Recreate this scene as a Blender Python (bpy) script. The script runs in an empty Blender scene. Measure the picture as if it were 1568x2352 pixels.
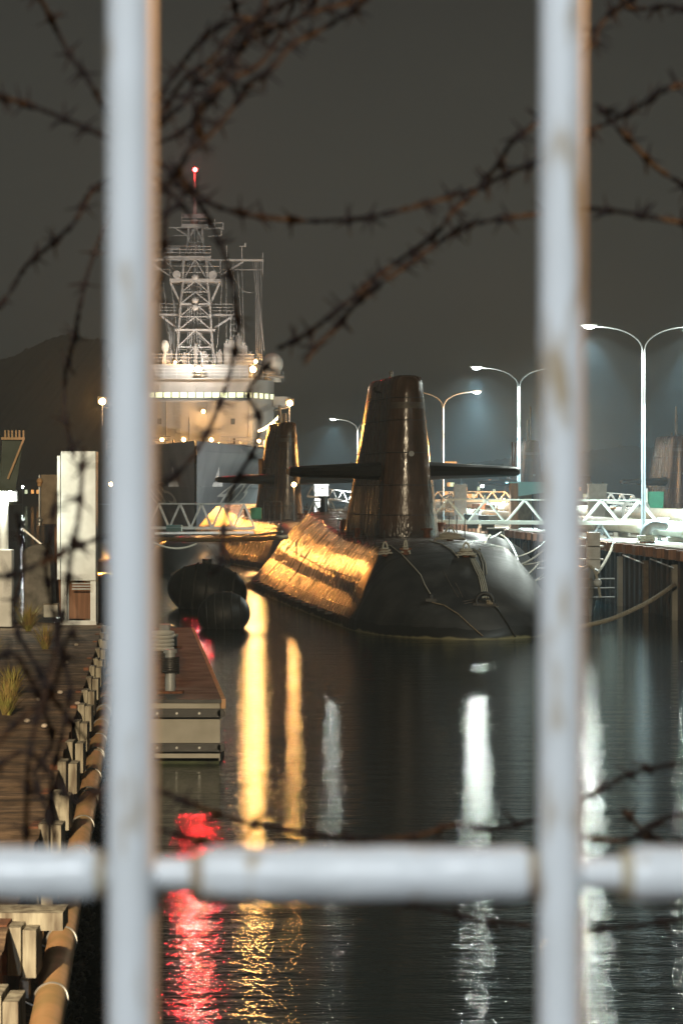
import bpy, bmesh, math, random
from mathutils import Vector, Matrix, noise
random.seed(7)
scene = bpy.context.scene
COL = scene.collection
H = 4.72          # eye height above the water
F = 6000.0        # focal length in pixels of a 1568 wide picture
HOR = 1130.0

# ------------------------------------------------------------------ camera
cam_d = bpy.data.cameras.new('camera'); cam = bpy.data.objects.new('camera', cam_d); COL.objects.link(cam)
cam.location = (0, 0, H); cam.rotation_euler = (math.radians(90), 0, 0)
cam_d.sensor_fit = 'HORIZONTAL'; cam_d.sensor_width = 24.0; cam_d.lens = F / 1568 * 24.0
cam_d.shift_y = -46.0 / 1568; cam_d.clip_start = 0.1; cam_d.clip_end = 9000
cam_d.dof.use_dof = True; cam_d.dof.focus_distance = 100.0; cam_d.dof.aperture_fstop = 12.5
scene.camera = cam

# ------------------------------------------------------------------ world: overcast night lit by the city
world = bpy.data.worlds.new('World'); scene.world = world; world.use_nodes = True
wn = world.node_tree; wn.nodes.clear()
def wnode(t): return wn.nodes.new(t)
wo = wnode('ShaderNodeOutputWorld'); bg = wnode('ShaderNodeBackground'); tc = wnode('ShaderNodeTexCoord')
sep = wnode('ShaderNodeSeparateXYZ'); rmp = wnode('ShaderNodeValToRGB'); nz = wnode('ShaderNodeTexNoise')
mx = wnode('ShaderNodeMixRGB'); mx.blend_type = 'MULTIPLY'; mx.inputs[0].default_value = 0.35
r2 = wnode('ShaderNodeValToRGB')
wn.links.new(tc.outputs['Generated'], sep.inputs[0]); wn.links.new(sep.outputs['Z'], rmp.inputs[0])
e = rmp.color_ramp.elements
e[0].position = 0.0; e[0].color = (0.048, 0.066, 0.066, 1)
e[1].position = 1.0; e[1].color = (0.026, 0.027, 0.022, 1)
for p_, c_ in ((0.03, (0.050, 0.062, 0.058, 1)), (0.065, (0.054, 0.054, 0.047, 1)), (0.12, (0.044, 0.044, 0.038, 1)), (0.19, (0.030, 0.030, 0.027, 1))):
    q = e.new(p_); q.color = c_
nz.inputs['Scale'].default_value = 9; nz.inputs['Detail'].default_value = 3
wn.links.new(tc.outputs['Generated'], nz.inputs['Vector']); wn.links.new(nz.outputs['Fac'], r2.inputs[0])
r2.color_ramp.elements[0].position = 0.3; r2.color_ramp.elements[0].color = (0.6, 0.6, 0.62, 1)
r2.color_ramp.elements[1].position = 0.7; r2.color_ramp.elements[1].color = (1, 1, 1, 1)
wn.links.new(rmp.outputs[0], mx.inputs[1]); wn.links.new(r2.outputs[0], mx.inputs[2])
wn.links.new(mx.outputs[0], bg.inputs[0]); bg.inputs[1].default_value = 1.2
wn.links.new(bg.outputs[0], wo.inputs[0])

scene.view_settings.view_transform = 'Standard'; scene.view_settings.look = 'None'
scene.view_settings.exposure = 0.0; scene.view_settings.gamma = 1.0
try:
    scene.cycles.use_denoising = True
    scene.cycles.denoiser = 'OPENIMAGEDENOISE'
    scene.cycles.max_bounces = 5; scene.cycles.diffuse_bounces = 2; scene.cycles.glossy_bounces = 3
    scene.cycles.volume_bounces = 0; scene.cycles.transmission_bounces = 2
    scene.cycles.sample_clamp_indirect = 6; scene.cycles.sample_clamp_direct = 0
    scene.cycles.caustics_reflective = False; scene.cycles.caustics_refractive = False
    scene.cycles.use_light_tree = True
except Exception: pass

def P(px, py, Y):
    return Vector(((px - 784) * Y / F, Y, H + (HOR - py) * Y / F))
def PW(px, py, z=0.0):       # point at height z seen at that pixel
    Y = F * (H - z) / (py - HOR); return Vector(((px - 784) * Y / F, Y, z))

# ------------------------------------------------------------------ lights
def point(name, loc, watts, color, r=0.25):
    l = bpy.data.lights.new(name, 'POINT'); l.energy = watts; l.color = color; l.shadow_soft_size = r
    o = bpy.data.objects.new(name, l); COL.objects.link(o); o.location = loc; return o
def spot(name, loc, target, watts, color, deg, r=0.2, blend=0.3):
    l = bpy.data.lights.new(name, 'SPOT'); l.energy = watts; l.color = color; l.shadow_soft_size = r
    l.spot_size = math.radians(deg); l.spot_blend = blend
    o = bpy.data.objects.new(name, l); COL.objects.link(o); o.location = loc
    d = Vector(target) - Vector(loc); o.rotation_euler = d.to_track_quat('-Z', 'Y').to_euler(); return o
ORANGE = (1.0, 0.47, 0.14); WHITE = (0.90, 1.0, 0.92); SODIUM = (1.0, 0.37, 0.075); COOL = (0.90, 0.96, 1.0); WARM = (1.0, 0.80, 0.52)
# park lamps on the promenade behind the fence line (they light the bars and the near quay)
spot('promenade_light', (-1.6, -5.5, 9.0), (0, 1.15, 4.5), 2600, COOL, 50, 0.12)
spot('sodium_street_light', (5.2, 5.0, 6.8), (-0.1, 1.15, 4.75), 1700, ORANGE, 26, 0.1)
spot('street_light', (-4.0, -12.0, 14.5), (-6.5, 30, 2.3), 90000, WARM, 46, 0.12)
# sodium floodlights on the wings of the big ship
spot('flood_light', P(235, 922, 258), (-2, 100, 0), 36000, SODIUM, 60, 0.6)
spot('flood_light', P(665, 926, 254), (0, 100, 0), 350, ORANGE, 70, 0.4)
spot('flood_light', P(584, 846, 256), (-2, 100, 0), 4800, ORANGE, 40, 0.4)
LAMP_Z = 12.0

# ------------------------------------------------------------------ materials
def new_mat(name):
    m = bpy.data.materials.new(name); m.use_nodes = True; nt = m.node_tree
    b = nt.nodes['Principled BSDF']; return m, nt, b
def N(nt, t, **kw):
    n = nt.nodes.new(t)
    for k, v in kw.items(): setattr(n, k, v)
    return n
def coords(nt, scale=(1, 1, 1), kind='Object'):
    t = N(nt, 'ShaderNodeTexCoord'); mp = N(nt, 'ShaderNodeMapping'); mp.inputs['Scale'].default_value = scale
    nt.links.new(t.outputs[kind], mp.inputs[0]); return mp
def ramp(nt, src, stops):
    r = N(nt, 'ShaderNodeValToRGB'); el = r.color_ramp.elements
    el[0].position = stops[0][0]; el[0].color = (*stops[0][1], 1)
    el[1].position = stops[-1][0]; el[1].color = (*stops[-1][1], 1)
    for p, c in stops[1:-1]:
        q = el.new(p); q.color = (*c, 1)
    nt.links.new(src, r.inputs[0]); return r
def surf(name, c1, c2=None, rough=0.6, metal=0.0, scale=2.0, stretch=(1, 1, 1), bump=0.0, bdist=0.02, detail=5, rvar=0.15, lo=0.35, hi=0.65, spec=0.5, coat=0.0):
    m, nt, b = new_mat(name)
    c2 = c2 or tuple(x * 0.7 for x in c1)
    mp = coords(nt, stretch); n = N(nt, 'ShaderNodeTexNoise'); n.inputs['Scale'].default_value = scale; n.inputs['Detail'].default_value = detail
    nt.links.new(mp.outputs[0], n.inputs['Vector'])
    r = ramp(nt, n.outputs['Fac'], [(lo, c1), (hi, c2)]); nt.links.new(r.outputs[0], b.inputs['Base Color'])
    mr = N(nt, 'ShaderNodeMapRange'); mr.inputs[3].default_value = max(0.02, rough - rvar); mr.inputs[4].default_value = min(1, rough + rvar)
    nt.links.new(n.outputs['Fac'], mr.inputs[0]); nt.links.new(mr.outputs[0], b.inputs['Roughness'])
    b.inputs['Metallic'].default_value = metal; b.inputs['Specular IOR Level'].default_value = spec
    b.inputs['Coat Weight'].default_value = coat
    if bump:
        bp = N(nt, 'ShaderNodeBump'); bp.inputs['Strength'].default_value = bump; bp.inputs['Distance'].default_value = bdist
        nt.links.new(n.outputs['Fac'], bp.inputs['Height']); nt.links.new(bp.outputs[0], b.inputs['Normal'])
    return m
def emis(name, col, s):
    m, nt, b = new_mat(name); b.inputs['Base Color'].default_value = (*col, 1)
    b.inputs['Emission Color'].default_value = (*col, 1); b.inputs['Emission Strength'].default_value = s; return m

M = {}
M['bar'] = surf('white_gloss_paint', (0.70, 0.73, 0.75), (0.58, 0.60, 0.60), 0.35, scale=14, bump=0.3, bdist=0.0015, lo=0.45, hi=0.85)
def worn(m):
    nt = m.node_tree; b = nt.nodes['Principled BSDF']; src = b.inputs['Base Color'].links[0].from_socket
    mp = coords(nt, (1, 1, .25)); n = N(nt, 'ShaderNodeTexNoise'); n.inputs['Scale'].default_value = 55; n.inputs['Detail'].default_value = 6
    nt.links.new(mp.outputs[0], n.inputs['Vector']); r = ramp(nt, n.outputs['Fac'], [(0.60, (0, 0, 0)), (0.70, (1, 1, 1))])
    mm = N(nt, 'ShaderNodeMixRGB'); nt.links.new(r.outputs[0], mm.inputs[0]); nt.links.new(src, mm.inputs[1]); mm.inputs[2].default_value = (0.38, 0.30, 0.20, 1)
    nt.links.new(mm.outputs[0], b.inputs['Base Color'])
worn(M['bar'])
M['wire'] = surf('rusty_wire', (0.008, 0.006, 0.005), (0.028, 0.011, 0.005), 0.85, scale=300, rvar=0.1)
M['steel'] = surf('grey_steel', (0.42, 0.44, 0.44), (0.30, 0.31, 0.31), 0.45, scale=3, metal=0.2)
M['ship'] = surf('ship_grey_paint', (0.36, 0.38, 0.39), (0.27, 0.29, 0.30), 0.5, scale=0.7, stretch=(1, 1, 0.25), bump=0.15, bdist=0.02)
M['shiphull'] = surf('ship_hull_grey', (0.30, 0.32, 0.34), (0.20, 0.22, 0.24), 0.42, scale=0.5, stretch=(1, 1, 0.2), bump=0.25, bdist=0.04)
M['mast'] = surf('mast_grey', (0.55, 0.57, 0.58), (0.42, 0.43, 0.45), 0.5, scale=2)
M['whitep'] = surf('white_paint', (0.78, 0.79, 0.77), (0.62, 0.63, 0.60), 0.45, scale=3)
M['numeral'] = surf('pale_numeral_paint', (0.85, 0.85, 0.80), (0.7, 0.68, 0.62), 0.6, scale=4)
M['dark'] = surf('dark_fittings', (0.05, 0.05, 0.05), (0.025, 0.025, 0.025), 0.5, scale=8)
M['black'] = surf('black_rubber', (0.018, 0.018, 0.018), (0.030, 0.028, 0.026), 0.5, scale=6, bump=0.3)
M['rope'] = surf('pale_rope', (0.62, 0.58, 0.47), (0.38, 0.35, 0.28), 0.9, scale=40, bump=0.6, bdist=0.01)
M['oldrope'] = surf('weathered_rope', (0.42, 0.34, 0.22), (0.16, 0.12, 0.08), 0.9, scale=30, bump=0.6, bdist=0.02)
M['concrete'] = surf('quay_concrete', (0.50, 0.48, 0.42), (0.34, 0.32, 0.27), 0.85, scale=1.2, bump=0.3, bdist=0.03, detail=8)
M['pipe'] = surf('ochre_pipe', (0.55, 0.30, 0.14), (0.36, 0.24, 0.10), 0.55, scale=3, bump=0.2, bdist=0.01)
M['strap'] = surf('galvanised_strap', (0.55, 0.55, 0.53), (0.35, 0.35, 0.33), 0.35, scale=9, metal=0.7)
M['creampipe'] = surf('cream_pipe', (0.74, 0.72, 0.60), (0.60, 0.58, 0.47), 0.55, scale=1)
M['teal'] = surf('pale_teal_paint', (0.28, 0.50, 0.52), (0.22, 0.42, 0.45), 0.5, scale=1)
M['wood'] = surf('brown_boards', (0.30, 0.14, 0.07), (0.17, 0.08, 0.04), 0.7, scale=2, stretch=(9, 9, 0.4))
M['green'] = surf('green_tarpaulin', (0.03, 0.20, 0.12), (0.02, 0.13, 0.08), 0.6, scale=2)
M['rack'] = surf('dark_green_paint', (0.035, 0.055, 0.035), (0.02, 0.035, 0.02), 0.6, scale=2)
M['tan'] = surf('tan_boards', (0.24, 0.19, 0.13), (0.16, 0.12, 0.08), 0.8, scale=4)
M['cover'] = surf('grey_canvas', (0.22, 0.20, 0.17), (0.13, 0.12, 0.10), 0.9, scale=5, bump=0.5, bdist=0.03)
M['hill'] = surf('dark_hillside', (0.035, 0.040, 0.034), (0.018, 0.022, 0.018), 1.0, scale=0.02)
M['city'] = surf('city_wall', (0.12, 0.12, 0.12), (0.07, 0.07, 0.075), 0.8, scale=0.2)
M['lampW'] = emis('white_lamp_glass', (0.93, 1.0, 0.93), 90)
M['lampO'] = emis('sodium_lamp_glass', (1.0, 0.55, 0.2), 110)
M['lampR'] = emis('red_beacon_glass', (1.0, 0.02, 0.02), 90)
M['winlit'] = emis('lit_window', (0.92, 1.0, 0.62), 1.25)
M['winorange'] = emis('lit_orange_window', (1.0, 0.45, 0.12), 1.6)
M['window'] = surf('dark_window', (0.05, 0.055, 0.05), (0.03, 0.03, 0.03), 0.25, scale=3)
M['radome'] = surf('radome_white', (0.72, 0.72, 0.68), (0.66, 0.66, 0.62), 0.5, scale=1)
M['rust'] = surf('rust_brown', (0.22, 0.08, 0.035), (0.10, 0.04, 0.02), 0.85, scale=10)
M['grass'] = surf('dry_grass', (0.24, 0.24, 0.05), (0.34, 0.20, 0.07), 0.9, scale=6)
M['granite'] = surf('pale_pebble', (0.5, 0.42, 0.34), (0.35, 0.3, 0.25), 0.8, scale=6)

def mat_sub():
    m, nt, b = new_mat('submarine_black')
    mp = coords(nt, (0.22, 2.9, 0.22)); n = N(nt, 'ShaderNodeTexNoise'); n.inputs['Scale'].default_value = 1.0; n.inputs['Detail'].default_value = 5; n.inputs['Roughness'].default_value = 0.7
    nt.links.new(mp.outputs[0], n.inputs['Vector'])
    mp2 = coords(nt, (0.8, 0.8, 0.8)); n2 = N(nt, 'ShaderNodeTexNoise'); n2.inputs['Scale'].default_value = 1.2; n2.inputs['Detail'].default_value = 6
    nt.links.new(mp2.outputs[0], n2.inputs['Vector'])
    r = ramp(nt, n2.outputs['Fac'], [(0.35, (0.016, 0.016, 0.017)), (0.7, (0.035, 0.034, 0.033))])
    t = N(nt, 'ShaderNodeTexCoord'); s = N(nt, 'ShaderNodeSeparateXYZ'); nt.links.new(t.outputs['Object'], s.inputs[0])
    ad = N(nt, 'ShaderNodeMath', operation='MULTIPLY_ADD'); ad.inputs[1].default_value = 0.35; nt.links.new(n2.outputs['Fac'], ad.inputs[0]); nt.links.new(s.outputs['Z'], ad.inputs[2])
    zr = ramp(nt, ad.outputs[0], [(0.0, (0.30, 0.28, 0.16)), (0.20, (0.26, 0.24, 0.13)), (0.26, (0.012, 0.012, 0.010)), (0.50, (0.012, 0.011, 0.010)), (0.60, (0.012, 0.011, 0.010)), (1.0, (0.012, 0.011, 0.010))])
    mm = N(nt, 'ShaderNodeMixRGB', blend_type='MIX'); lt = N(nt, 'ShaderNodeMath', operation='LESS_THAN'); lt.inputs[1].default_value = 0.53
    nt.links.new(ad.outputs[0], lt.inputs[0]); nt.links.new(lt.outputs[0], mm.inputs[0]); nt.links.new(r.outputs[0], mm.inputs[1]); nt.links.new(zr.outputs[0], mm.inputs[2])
    nt.links.new(mm.outputs[0], b.inputs['Base Color'])
    mr = N(nt, 'ShaderNodeMapRange'); mr.inputs[1].default_value = 0.3; mr.inputs[2].default_value = 0.7; mr.inputs[3].default_value = 0.10; mr.inputs[4].default_value = 0.42
    nt.links.new(n.outputs['Fac'], mr.inputs[0])
    rm = N(nt, 'ShaderNodeMath', operation='MULTIPLY_ADD'); rm.inputs[1].default_value = 0.35; nt.links.new(lt.outputs[0], rm.inputs[0]); nt.links.new(mr.outputs[0], rm.inputs[2])
    nt.links.new(rm.outputs[0], b.inputs['Roughness'])
    # tile joints
    br = N(nt, 'ShaderNodeTexBrick'); br.inputs['Scale'].default_value = 1.0; br.inputs['Mortar Size'].default_value = 0.012
    br.inputs['Brick Width'].default_value = 0.9; br.inputs['Row Height'].default_value = 0.45
    cm = N(nt, 'ShaderNodeCombineXYZ'); nt.links.new(s.outputs['Y'], cm.inputs[0]); nt.links.new(s.outputs['Z'], cm.inputs[1]); nt.links.new(cm.outputs[0], br.inputs['Vector'])
    bp = N(nt, 'ShaderNodeBump'); bp.inputs['Strength'].default_value = 1.0; bp.inputs['Distance'].default_value = 0.19
    nt.links.new(n.outputs['Fac'], bp.inputs['Height'])
    bp2 = N(nt, 'ShaderNodeBump'); bp2.invert = True; bp2.inputs['Strength'].default_value = 0.4; bp2.inputs['Distance'].default_value = 0.012
    nt.links.new(br.outputs['Fac'], bp2.inputs['Height']); nt.links.new(bp.outputs[0], bp2.inputs['Normal']); nt.links.new(bp2.outputs[0], b.inputs['Normal'])
    b.inputs['Specular IOR Level'].default_value = 0.6
    # cladding with strakes starts behind the smooth bow; the tower is smooth too
    yb = N(nt, 'ShaderNodeMapRange'); yb.inputs[1].default_value = -16.5; yb.inputs[2].default_value = -11.0; nt.links.new(s.outputs['Y'], yb.inputs[0])
    zb = N(nt, 'ShaderNodeMapRange'); zb.inputs[1].default_value = 3.0; zb.inputs[2].default_value = 4.2; zb.inputs[3].default_value = 1.0; zb.inputs[4].default_value = 0.3; nt.links.new(s.outputs['Z'], zb.inputs[0])
    yz = N(nt, 'ShaderNodeMath', operation='MULTIPLY'); nt.links.new(yb.outputs[0], yz.inputs[0]); nt.links.new(zb.outputs[0], yz.inputs[1])
    nt.links.new(yz.outputs[0], bp.inputs['Strength'])
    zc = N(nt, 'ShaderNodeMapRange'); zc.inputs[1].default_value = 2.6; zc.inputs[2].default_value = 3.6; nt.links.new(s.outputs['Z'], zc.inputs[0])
    rmx = N(nt, 'ShaderNodeMix'); rmx.data_type = 'FLOAT'; rmx.inputs[2].default_value = 0.52
    nt.links.new(yb.outputs[0], rmx.inputs[0]); nt.links.new(rm.outputs[0], rmx.inputs[3]); nt.links.new(rmx.outputs[0], b.inputs['Roughness'])
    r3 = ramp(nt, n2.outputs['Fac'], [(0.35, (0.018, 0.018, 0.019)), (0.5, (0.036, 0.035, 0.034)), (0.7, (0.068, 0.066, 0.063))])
    cmx = N(nt, 'ShaderNodeMixRGB', blend_type='MIX'); nt.links.new(yb.outputs[0], cmx.inputs[0]); nt.links.new(r3.outputs[0], cmx.inputs[1]); nt.links.new(r.outputs[0], cmx.inputs[2]); r4 = ramp(nt, n.outputs['Fac'], [(0.3, (0.055, 0.033, 0.020)), (0.7, (0.19, 0.105, 0.060))])  # tower's brown tone paints in the orange light falling on it
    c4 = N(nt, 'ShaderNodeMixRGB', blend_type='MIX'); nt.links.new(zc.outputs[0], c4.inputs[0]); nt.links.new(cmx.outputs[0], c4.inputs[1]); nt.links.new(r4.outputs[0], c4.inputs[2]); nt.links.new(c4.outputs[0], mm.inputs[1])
    return m
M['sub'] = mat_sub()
M['subsmooth'] = surf('submarine_smooth_black', (0.020, 0.020, 0.020), (0.036, 0.034, 0.032), 0.36, scale=1.2, stretch=(1, 1, 0.3), bump=0.2, bdist=0.01)
M['faded'] = surf('faded_tan_band', (0.16, 0.13, 0.10), (0.09, 0.07, 0.06), 0.5, scale=4)

def mat_water():
    m, nt, b = new_mat('harbour_water')
    nt.nodes.remove(b); out = [n for n in nt.nodes if n.type == 'OUTPUT_MATERIAL'][0]
    g = N(nt, 'ShaderNodeBsdfAnisotropic') if hasattr(bpy.types, 'ShaderNodeBsdfAnisotropic') else N(nt, 'ShaderNodeBsdfGlossy')
    g.distribution = 'BECKMANN'; g.inputs['Roughness'].default_value = 0.06; g.inputs['Color'].default_value = (0.95, 0.97, 0.97, 1)
    d = N(nt, 'ShaderNodeBsdfDiffuse'); d.inputs['Color'].default_value = (0.004, 0.011, 0.012, 1)
    fr = N(nt, 'ShaderNodeFresnel'); fr.inputs['IOR'].default_value = 1.33; mix = N(nt, 'ShaderNodeMixShader')
    mp = coords(nt, (1.1, 2.6, 1)); n = N(nt, 'ShaderNodeTexNoise'); n.inputs['Scale'].default_value = 4.2; n.inputs['Detail'].default_value = 3; n.inputs['Roughness'].default_value = 0.6
    nt.links.new(mp.outputs[0], n.inputs['Vector'])
    mp2 = coords(nt, (0.35, 1.5, 1)); n2 = N(nt, 'ShaderNodeTexNoise'); n2.inputs['Scale'].default_value = 1.0; n2.inputs['Detail'].default_value = 2
    nt.links.new(mp2.outputs[0], n2.inputs['Vector'])
    b1 = N(nt, 'ShaderNodeBump'); b1.inputs['Strength'].default_value = 0.5; b1.inputs['Distance'].default_value = 0.016
    b2 = N(nt, 'ShaderNodeBump'); b2.inputs['Strength'].default_value = 0.5; b2.inputs['Distance'].default_value = 0.045
    nt.links.new(n.outputs['Fac'], b1.inputs['Height']); nt.links.new(n2.outputs['Fac'], b2.inputs['Height'])
    nt.links.new(b2.outputs[0], b1.inputs['Normal'])
    for x in (g, d, fr): nt.links.new(b1.outputs[0], x.inputs['Normal'])
    nt.links.new(fr.outputs[0], mix.inputs[0]); nt.links.new(d.outputs[0], mix.inputs[1]); nt.links.new(g.outputs[0], mix.inputs[2]); nt.links.new(mix.outputs[0], out.inputs['Surface'])
    return m
M['water'] = mat_water()

def mat_planks():
    m, nt, b = new_mat('weathered_quay_timber')
    mp = coords(nt, (0.9, 2.2, 1)); n = N(nt, 'ShaderNodeTexNoise'); n.inputs['Scale'].default_value = 2.2; n.inputs['Detail'].default_value = 9; n.inputs['Roughness'].default_value = 0.7
    nt.links.new(mp.outputs[0], n.inputs['Vector'])
    mp2 = coords(nt, (1, 1, 1)); n2 = N(nt, 'ShaderNodeTexNoise'); n2.inputs['Scale'].default_value = 0.8; n2.inputs['Detail'].default_value = 8
    nt.links.new(mp2.outputs[0], n2.inputs['Vector'])
    r = ramp(nt, n.outputs['Fac'], [(0.36, (0.040, 0.024, 0.014)), (0.5, (0.17, 0.105, 0.060)), (0.62, (0.34, 0.22, 0.13)), (0.72, (0.60, 0.48, 0.34))])
    r2_ = ramp(nt, n2.outputs['Fac'], [(0.35, (0.45, 0.42, 0.38)), (0.65, (1, 1, 1))])
    mm = N(nt, 'ShaderNodeMixRGB', blend_type='MULTIPLY'); mm.inputs[0].default_value = 1
    nt.links.new(r.outputs[0], mm.inputs[1]); nt.links.new(r2_.outputs[0], mm.inputs[2]); nt.links.new(mm.outputs[0], b.inputs['Base Color'])
    b.inputs['Roughness'].default_value = 0.9
    bp = N(nt, 'ShaderNodeBump'); bp.inputs['Strength'].default_value = 0.8; bp.inputs['Distance'].default_value = 0.03
    nt.links.new(n.outputs['Fac'], bp.inputs['Height']); nt.links.new(bp.outputs[0], b.inputs['Normal'])
    return m
M['planks'] = mat_planks()
def mat_block():
    return surf('grey_timber_end', (0.36, 0.33, 0.25), (0.11, 0.085, 0.06), 0.85, scale=3, stretch=(6, 6, 0.9), bump=0.4, bdist=0.01)
M['block'] = mat_block(); M['weld'] = surf('rusty_weld', (0.42, 0.36, 0.24), (0.22, 0.13, 0.07), 0.8, scale=60, bump=.5, bdist=.002)
M['mussel'] = surf('mussel_crust', (0.10, 0.085, 0.055), (0.015, 0.014, 0.010), 0.7, scale=9, bump=1.0, bdist=0.12, detail=8, lo=0.45, hi=0.55)
M['sheet'] = surf('sheet_pile_wall', (0.055, 0.050, 0.045), (0.022, 0.022, 0.022), 0.7, scale=1.2, stretch=(2, 2, 0.3), bump=0.4, bdist=0.05)
M['darkdeck'] = surf('dark_deck_slab', (0.085, 0.085, 0.08), (0.03, 0.03, 0.03), 0.6, scale=1.6, bump=.4, bdist=.02, detail=8)  # pontoon top, darker than its concrete body
M['algae'] = surf('algae_concrete', (0.055, 0.075, 0.02), (0.02, 0.025, 0.012), 0.7, scale=4, bump=0.4)

# ------------------------------------------------------------------ mesh helpers
class MB:
    def __init__(s): s.bm = bmesh.new()
    def box(s, c, size, rz=0.0, mat=None):
        r = bmesh.ops.create_cube(s.bm, size=1.0); R = Matrix.Translation(Vector(c)) @ Matrix.Rotation(rz, 4, 'Z') @ Matrix.Diagonal((*size, 1))
        if mat is not None: R = mat @ R
        bmesh.ops.transform(s.bm, matrix=R, verts=r['verts']); return s
    def beam(s, a, b, w, h=None):
        a, b = Vector(a), Vector(b); d = b - a; L = d.length
        if L < 1e-6: return s
        R = Matrix.Translation((a + b) / 2) @ d.to_track_quat('Z', 'Y').to_matrix().to_4x4() @ Matrix.Diagonal((w, h or w, L, 1))
        r = bmesh.ops.create_cube(s.bm, size=1.0); bmesh.ops.transform(s.bm, matrix=R, verts=r['verts']); return s
    def cyl(s, a, b, r1, r2=None, n=14):
        a, b = Vector(a), Vector(b); d = b - a
        r = bmesh.ops.create_cone(s.bm, cap_ends=True, segments=n, radius1=r1, radius2=r1 if r2 is None else r2, depth=d.length)
        R = Matrix.Translation((a + b) / 2) @ d.to_track_quat('Z', 'Y').to_matrix().to_4x4()
        bmesh.ops.transform(s.bm, matrix=R, verts=r['verts']); return s
    def tube(s, pts, r, n=8, closed=False):
        pts = [Vector(p) for p in pts]; rings = []; up = Vector((0, 0, 1)); k = len(pts)
        rad = r if callable(r) else (lambda i: r)
        prev = None
        for i, p in enumerate(pts):
            d = (pts[min(i + 1, k - 1)] - pts[max(i - 1, 0)])
            if d.length < 1e-9: d = Vector((0, 1, 0))
            d.normalize()
            if prev is None:
                a = d.orthogonal().normalized()
            else:
                a = prev - d * prev.dot(d)
                a = a.normalized() if a.length > 1e-6 else d.orthogonal().normalized()
            prev = a; b_ = d.cross(a)
            rings.append([s.bm.verts.new(p + (a * math.cos(2 * math.pi * j / n) + b_ * math.sin(2 * math.pi * j / n)) * rad(i)) for j in range(n)])
        for i in range(k - 1):
            for j in range(n):
                s.bm.faces.new((rings[i][j], rings[i][(j + 1) % n], rings[i + 1][(j + 1) % n], rings[i + 1][j]))
        s.bm.faces.new(rings[0][::-1]); s.bm.faces.new(rings[-1]); return s
    def sphere(s, c, r, sc=(1, 1, 1), n=20, rz=0):
        q = bmesh.ops.create_uvsphere(s.bm, u_segments=n, v_segments=n // 2 + 2, radius=1.0)
        R = Matrix.Translation(Vector(c)) @ Matrix.Rotation(rz, 4, 'Z') @ Matrix.Diagonal((r * sc[0], r * sc[1], r * sc[2], 1))
        bmesh.ops.transform(s.bm, matrix=R, verts=q['verts']); return s
    def loft(s, rings, cap=True, closed=True):
        vr = [[s.bm.verts.new(Vector(p)) for p in ring] for ring in rings]; n = len(vr[0])
        for i in range(len(vr) - 1):
            for j in range(n if closed else n - 1):
                s.bm.faces.new((vr[i][j], vr[i][(j + 1) % n], vr[i + 1][(j + 1) % n], vr[i + 1][j]))
        if cap: s.bm.faces.new(vr[0][::-1]); s.bm.faces.new(vr[-1])
        return s
    def prism(s, poly, z0, z1):
        return s.loft([[(x, y, z0) for x, y in poly], [(x, y, z1) for x, y in poly]])
    def build(s, name, mat, parent=None, smooth=False, bevel=0.0, world=True, angle=40):
        bmesh.ops.recalc_face_normals(s.bm, faces=s.bm.faces)
        if bevel:
            bmesh.ops.bevel(s.bm, geom=[e for e in s.bm.edges if len(e.link_faces) == 2 and e.calc_face_angle(0) > 0.6], offset=bevel, segments=2, affect='EDGES', profile=0.6)
        root = parent
        while root is not None and root.parent is not None: root = root.parent
        if world and root is not None:
            inv = root_matrix(root).inverted(); bmesh.ops.transform(s.bm, matrix=inv, verts=s.bm.verts)
        me = bpy.data.meshes.new(name)
        s.bm.to_mesh(me); s.bm.free()
        if smooth:
            for p in me.polygons: p.use_smooth = True
            try: me.set_sharp_from_angle(angle=math.radians(angle))
            except Exception: pass
        me.materials.append(M[mat] if isinstance(mat, str) else mat)
        o = bpy.data.objects.new(name, me); COL.objects.link(o); o.parent = parent
        return o
def root_matrix(r):
    return Matrix.Translation(r.location) @ Matrix.Rotation(r.rotation_euler.z, 4, 'Z')
def tag(o, label, cat=None, group=None, kind=None):
    if label: o['label'] = label
    if cat: o['category'] = cat
    if group: o['group'] = group
    if kind: o['kind'] = kind
    return o
def thing(name, loc, label, cat, group=None, rz=0.0):
    o = bpy.data.objects.new(name, None); COL.objects.link(o); o.empty_display_size = 0.3
    o.location = loc; o.rotation_euler = (0, 0, rz); return tag(o, label, cat, group)
def copy_tree(o, parent=None):
    c = o.copy(); COL.objects.link(c)
    if parent is not None: c.parent = parent
    for ch in list(o.children): copy_tree(ch, c)
    return c
def catmull(pts, n=8):
    pts = [Vector(p) for p in pts]; out = []
    for i in range(len(pts) - 1):
        p0, p1, p2, p3 = pts[max(i - 1, 0)], pts[i], pts[i + 1], pts[min(i + 2, len(pts) - 1)]
        for k in range(n):
            t = k / n
            out.append(0.5 * ((2 * p1) + (-p0 + p2) * t + (2 * p0 - 5 * p1 + 4 * p2 - p3) * t * t + (-p0 + 3 * p1 - 3 * p2 + p3) * t ** 3))
    out.append(pts[-1]); return out
def sag(a, b, s, n=16):
    a, b = Vector(a), Vector(b)
    return [a.lerp(b, i / n) - Vector((0, 0, s * 4 * (i / n) * (1 - i / n))) for i in range(n + 1)]

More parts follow.
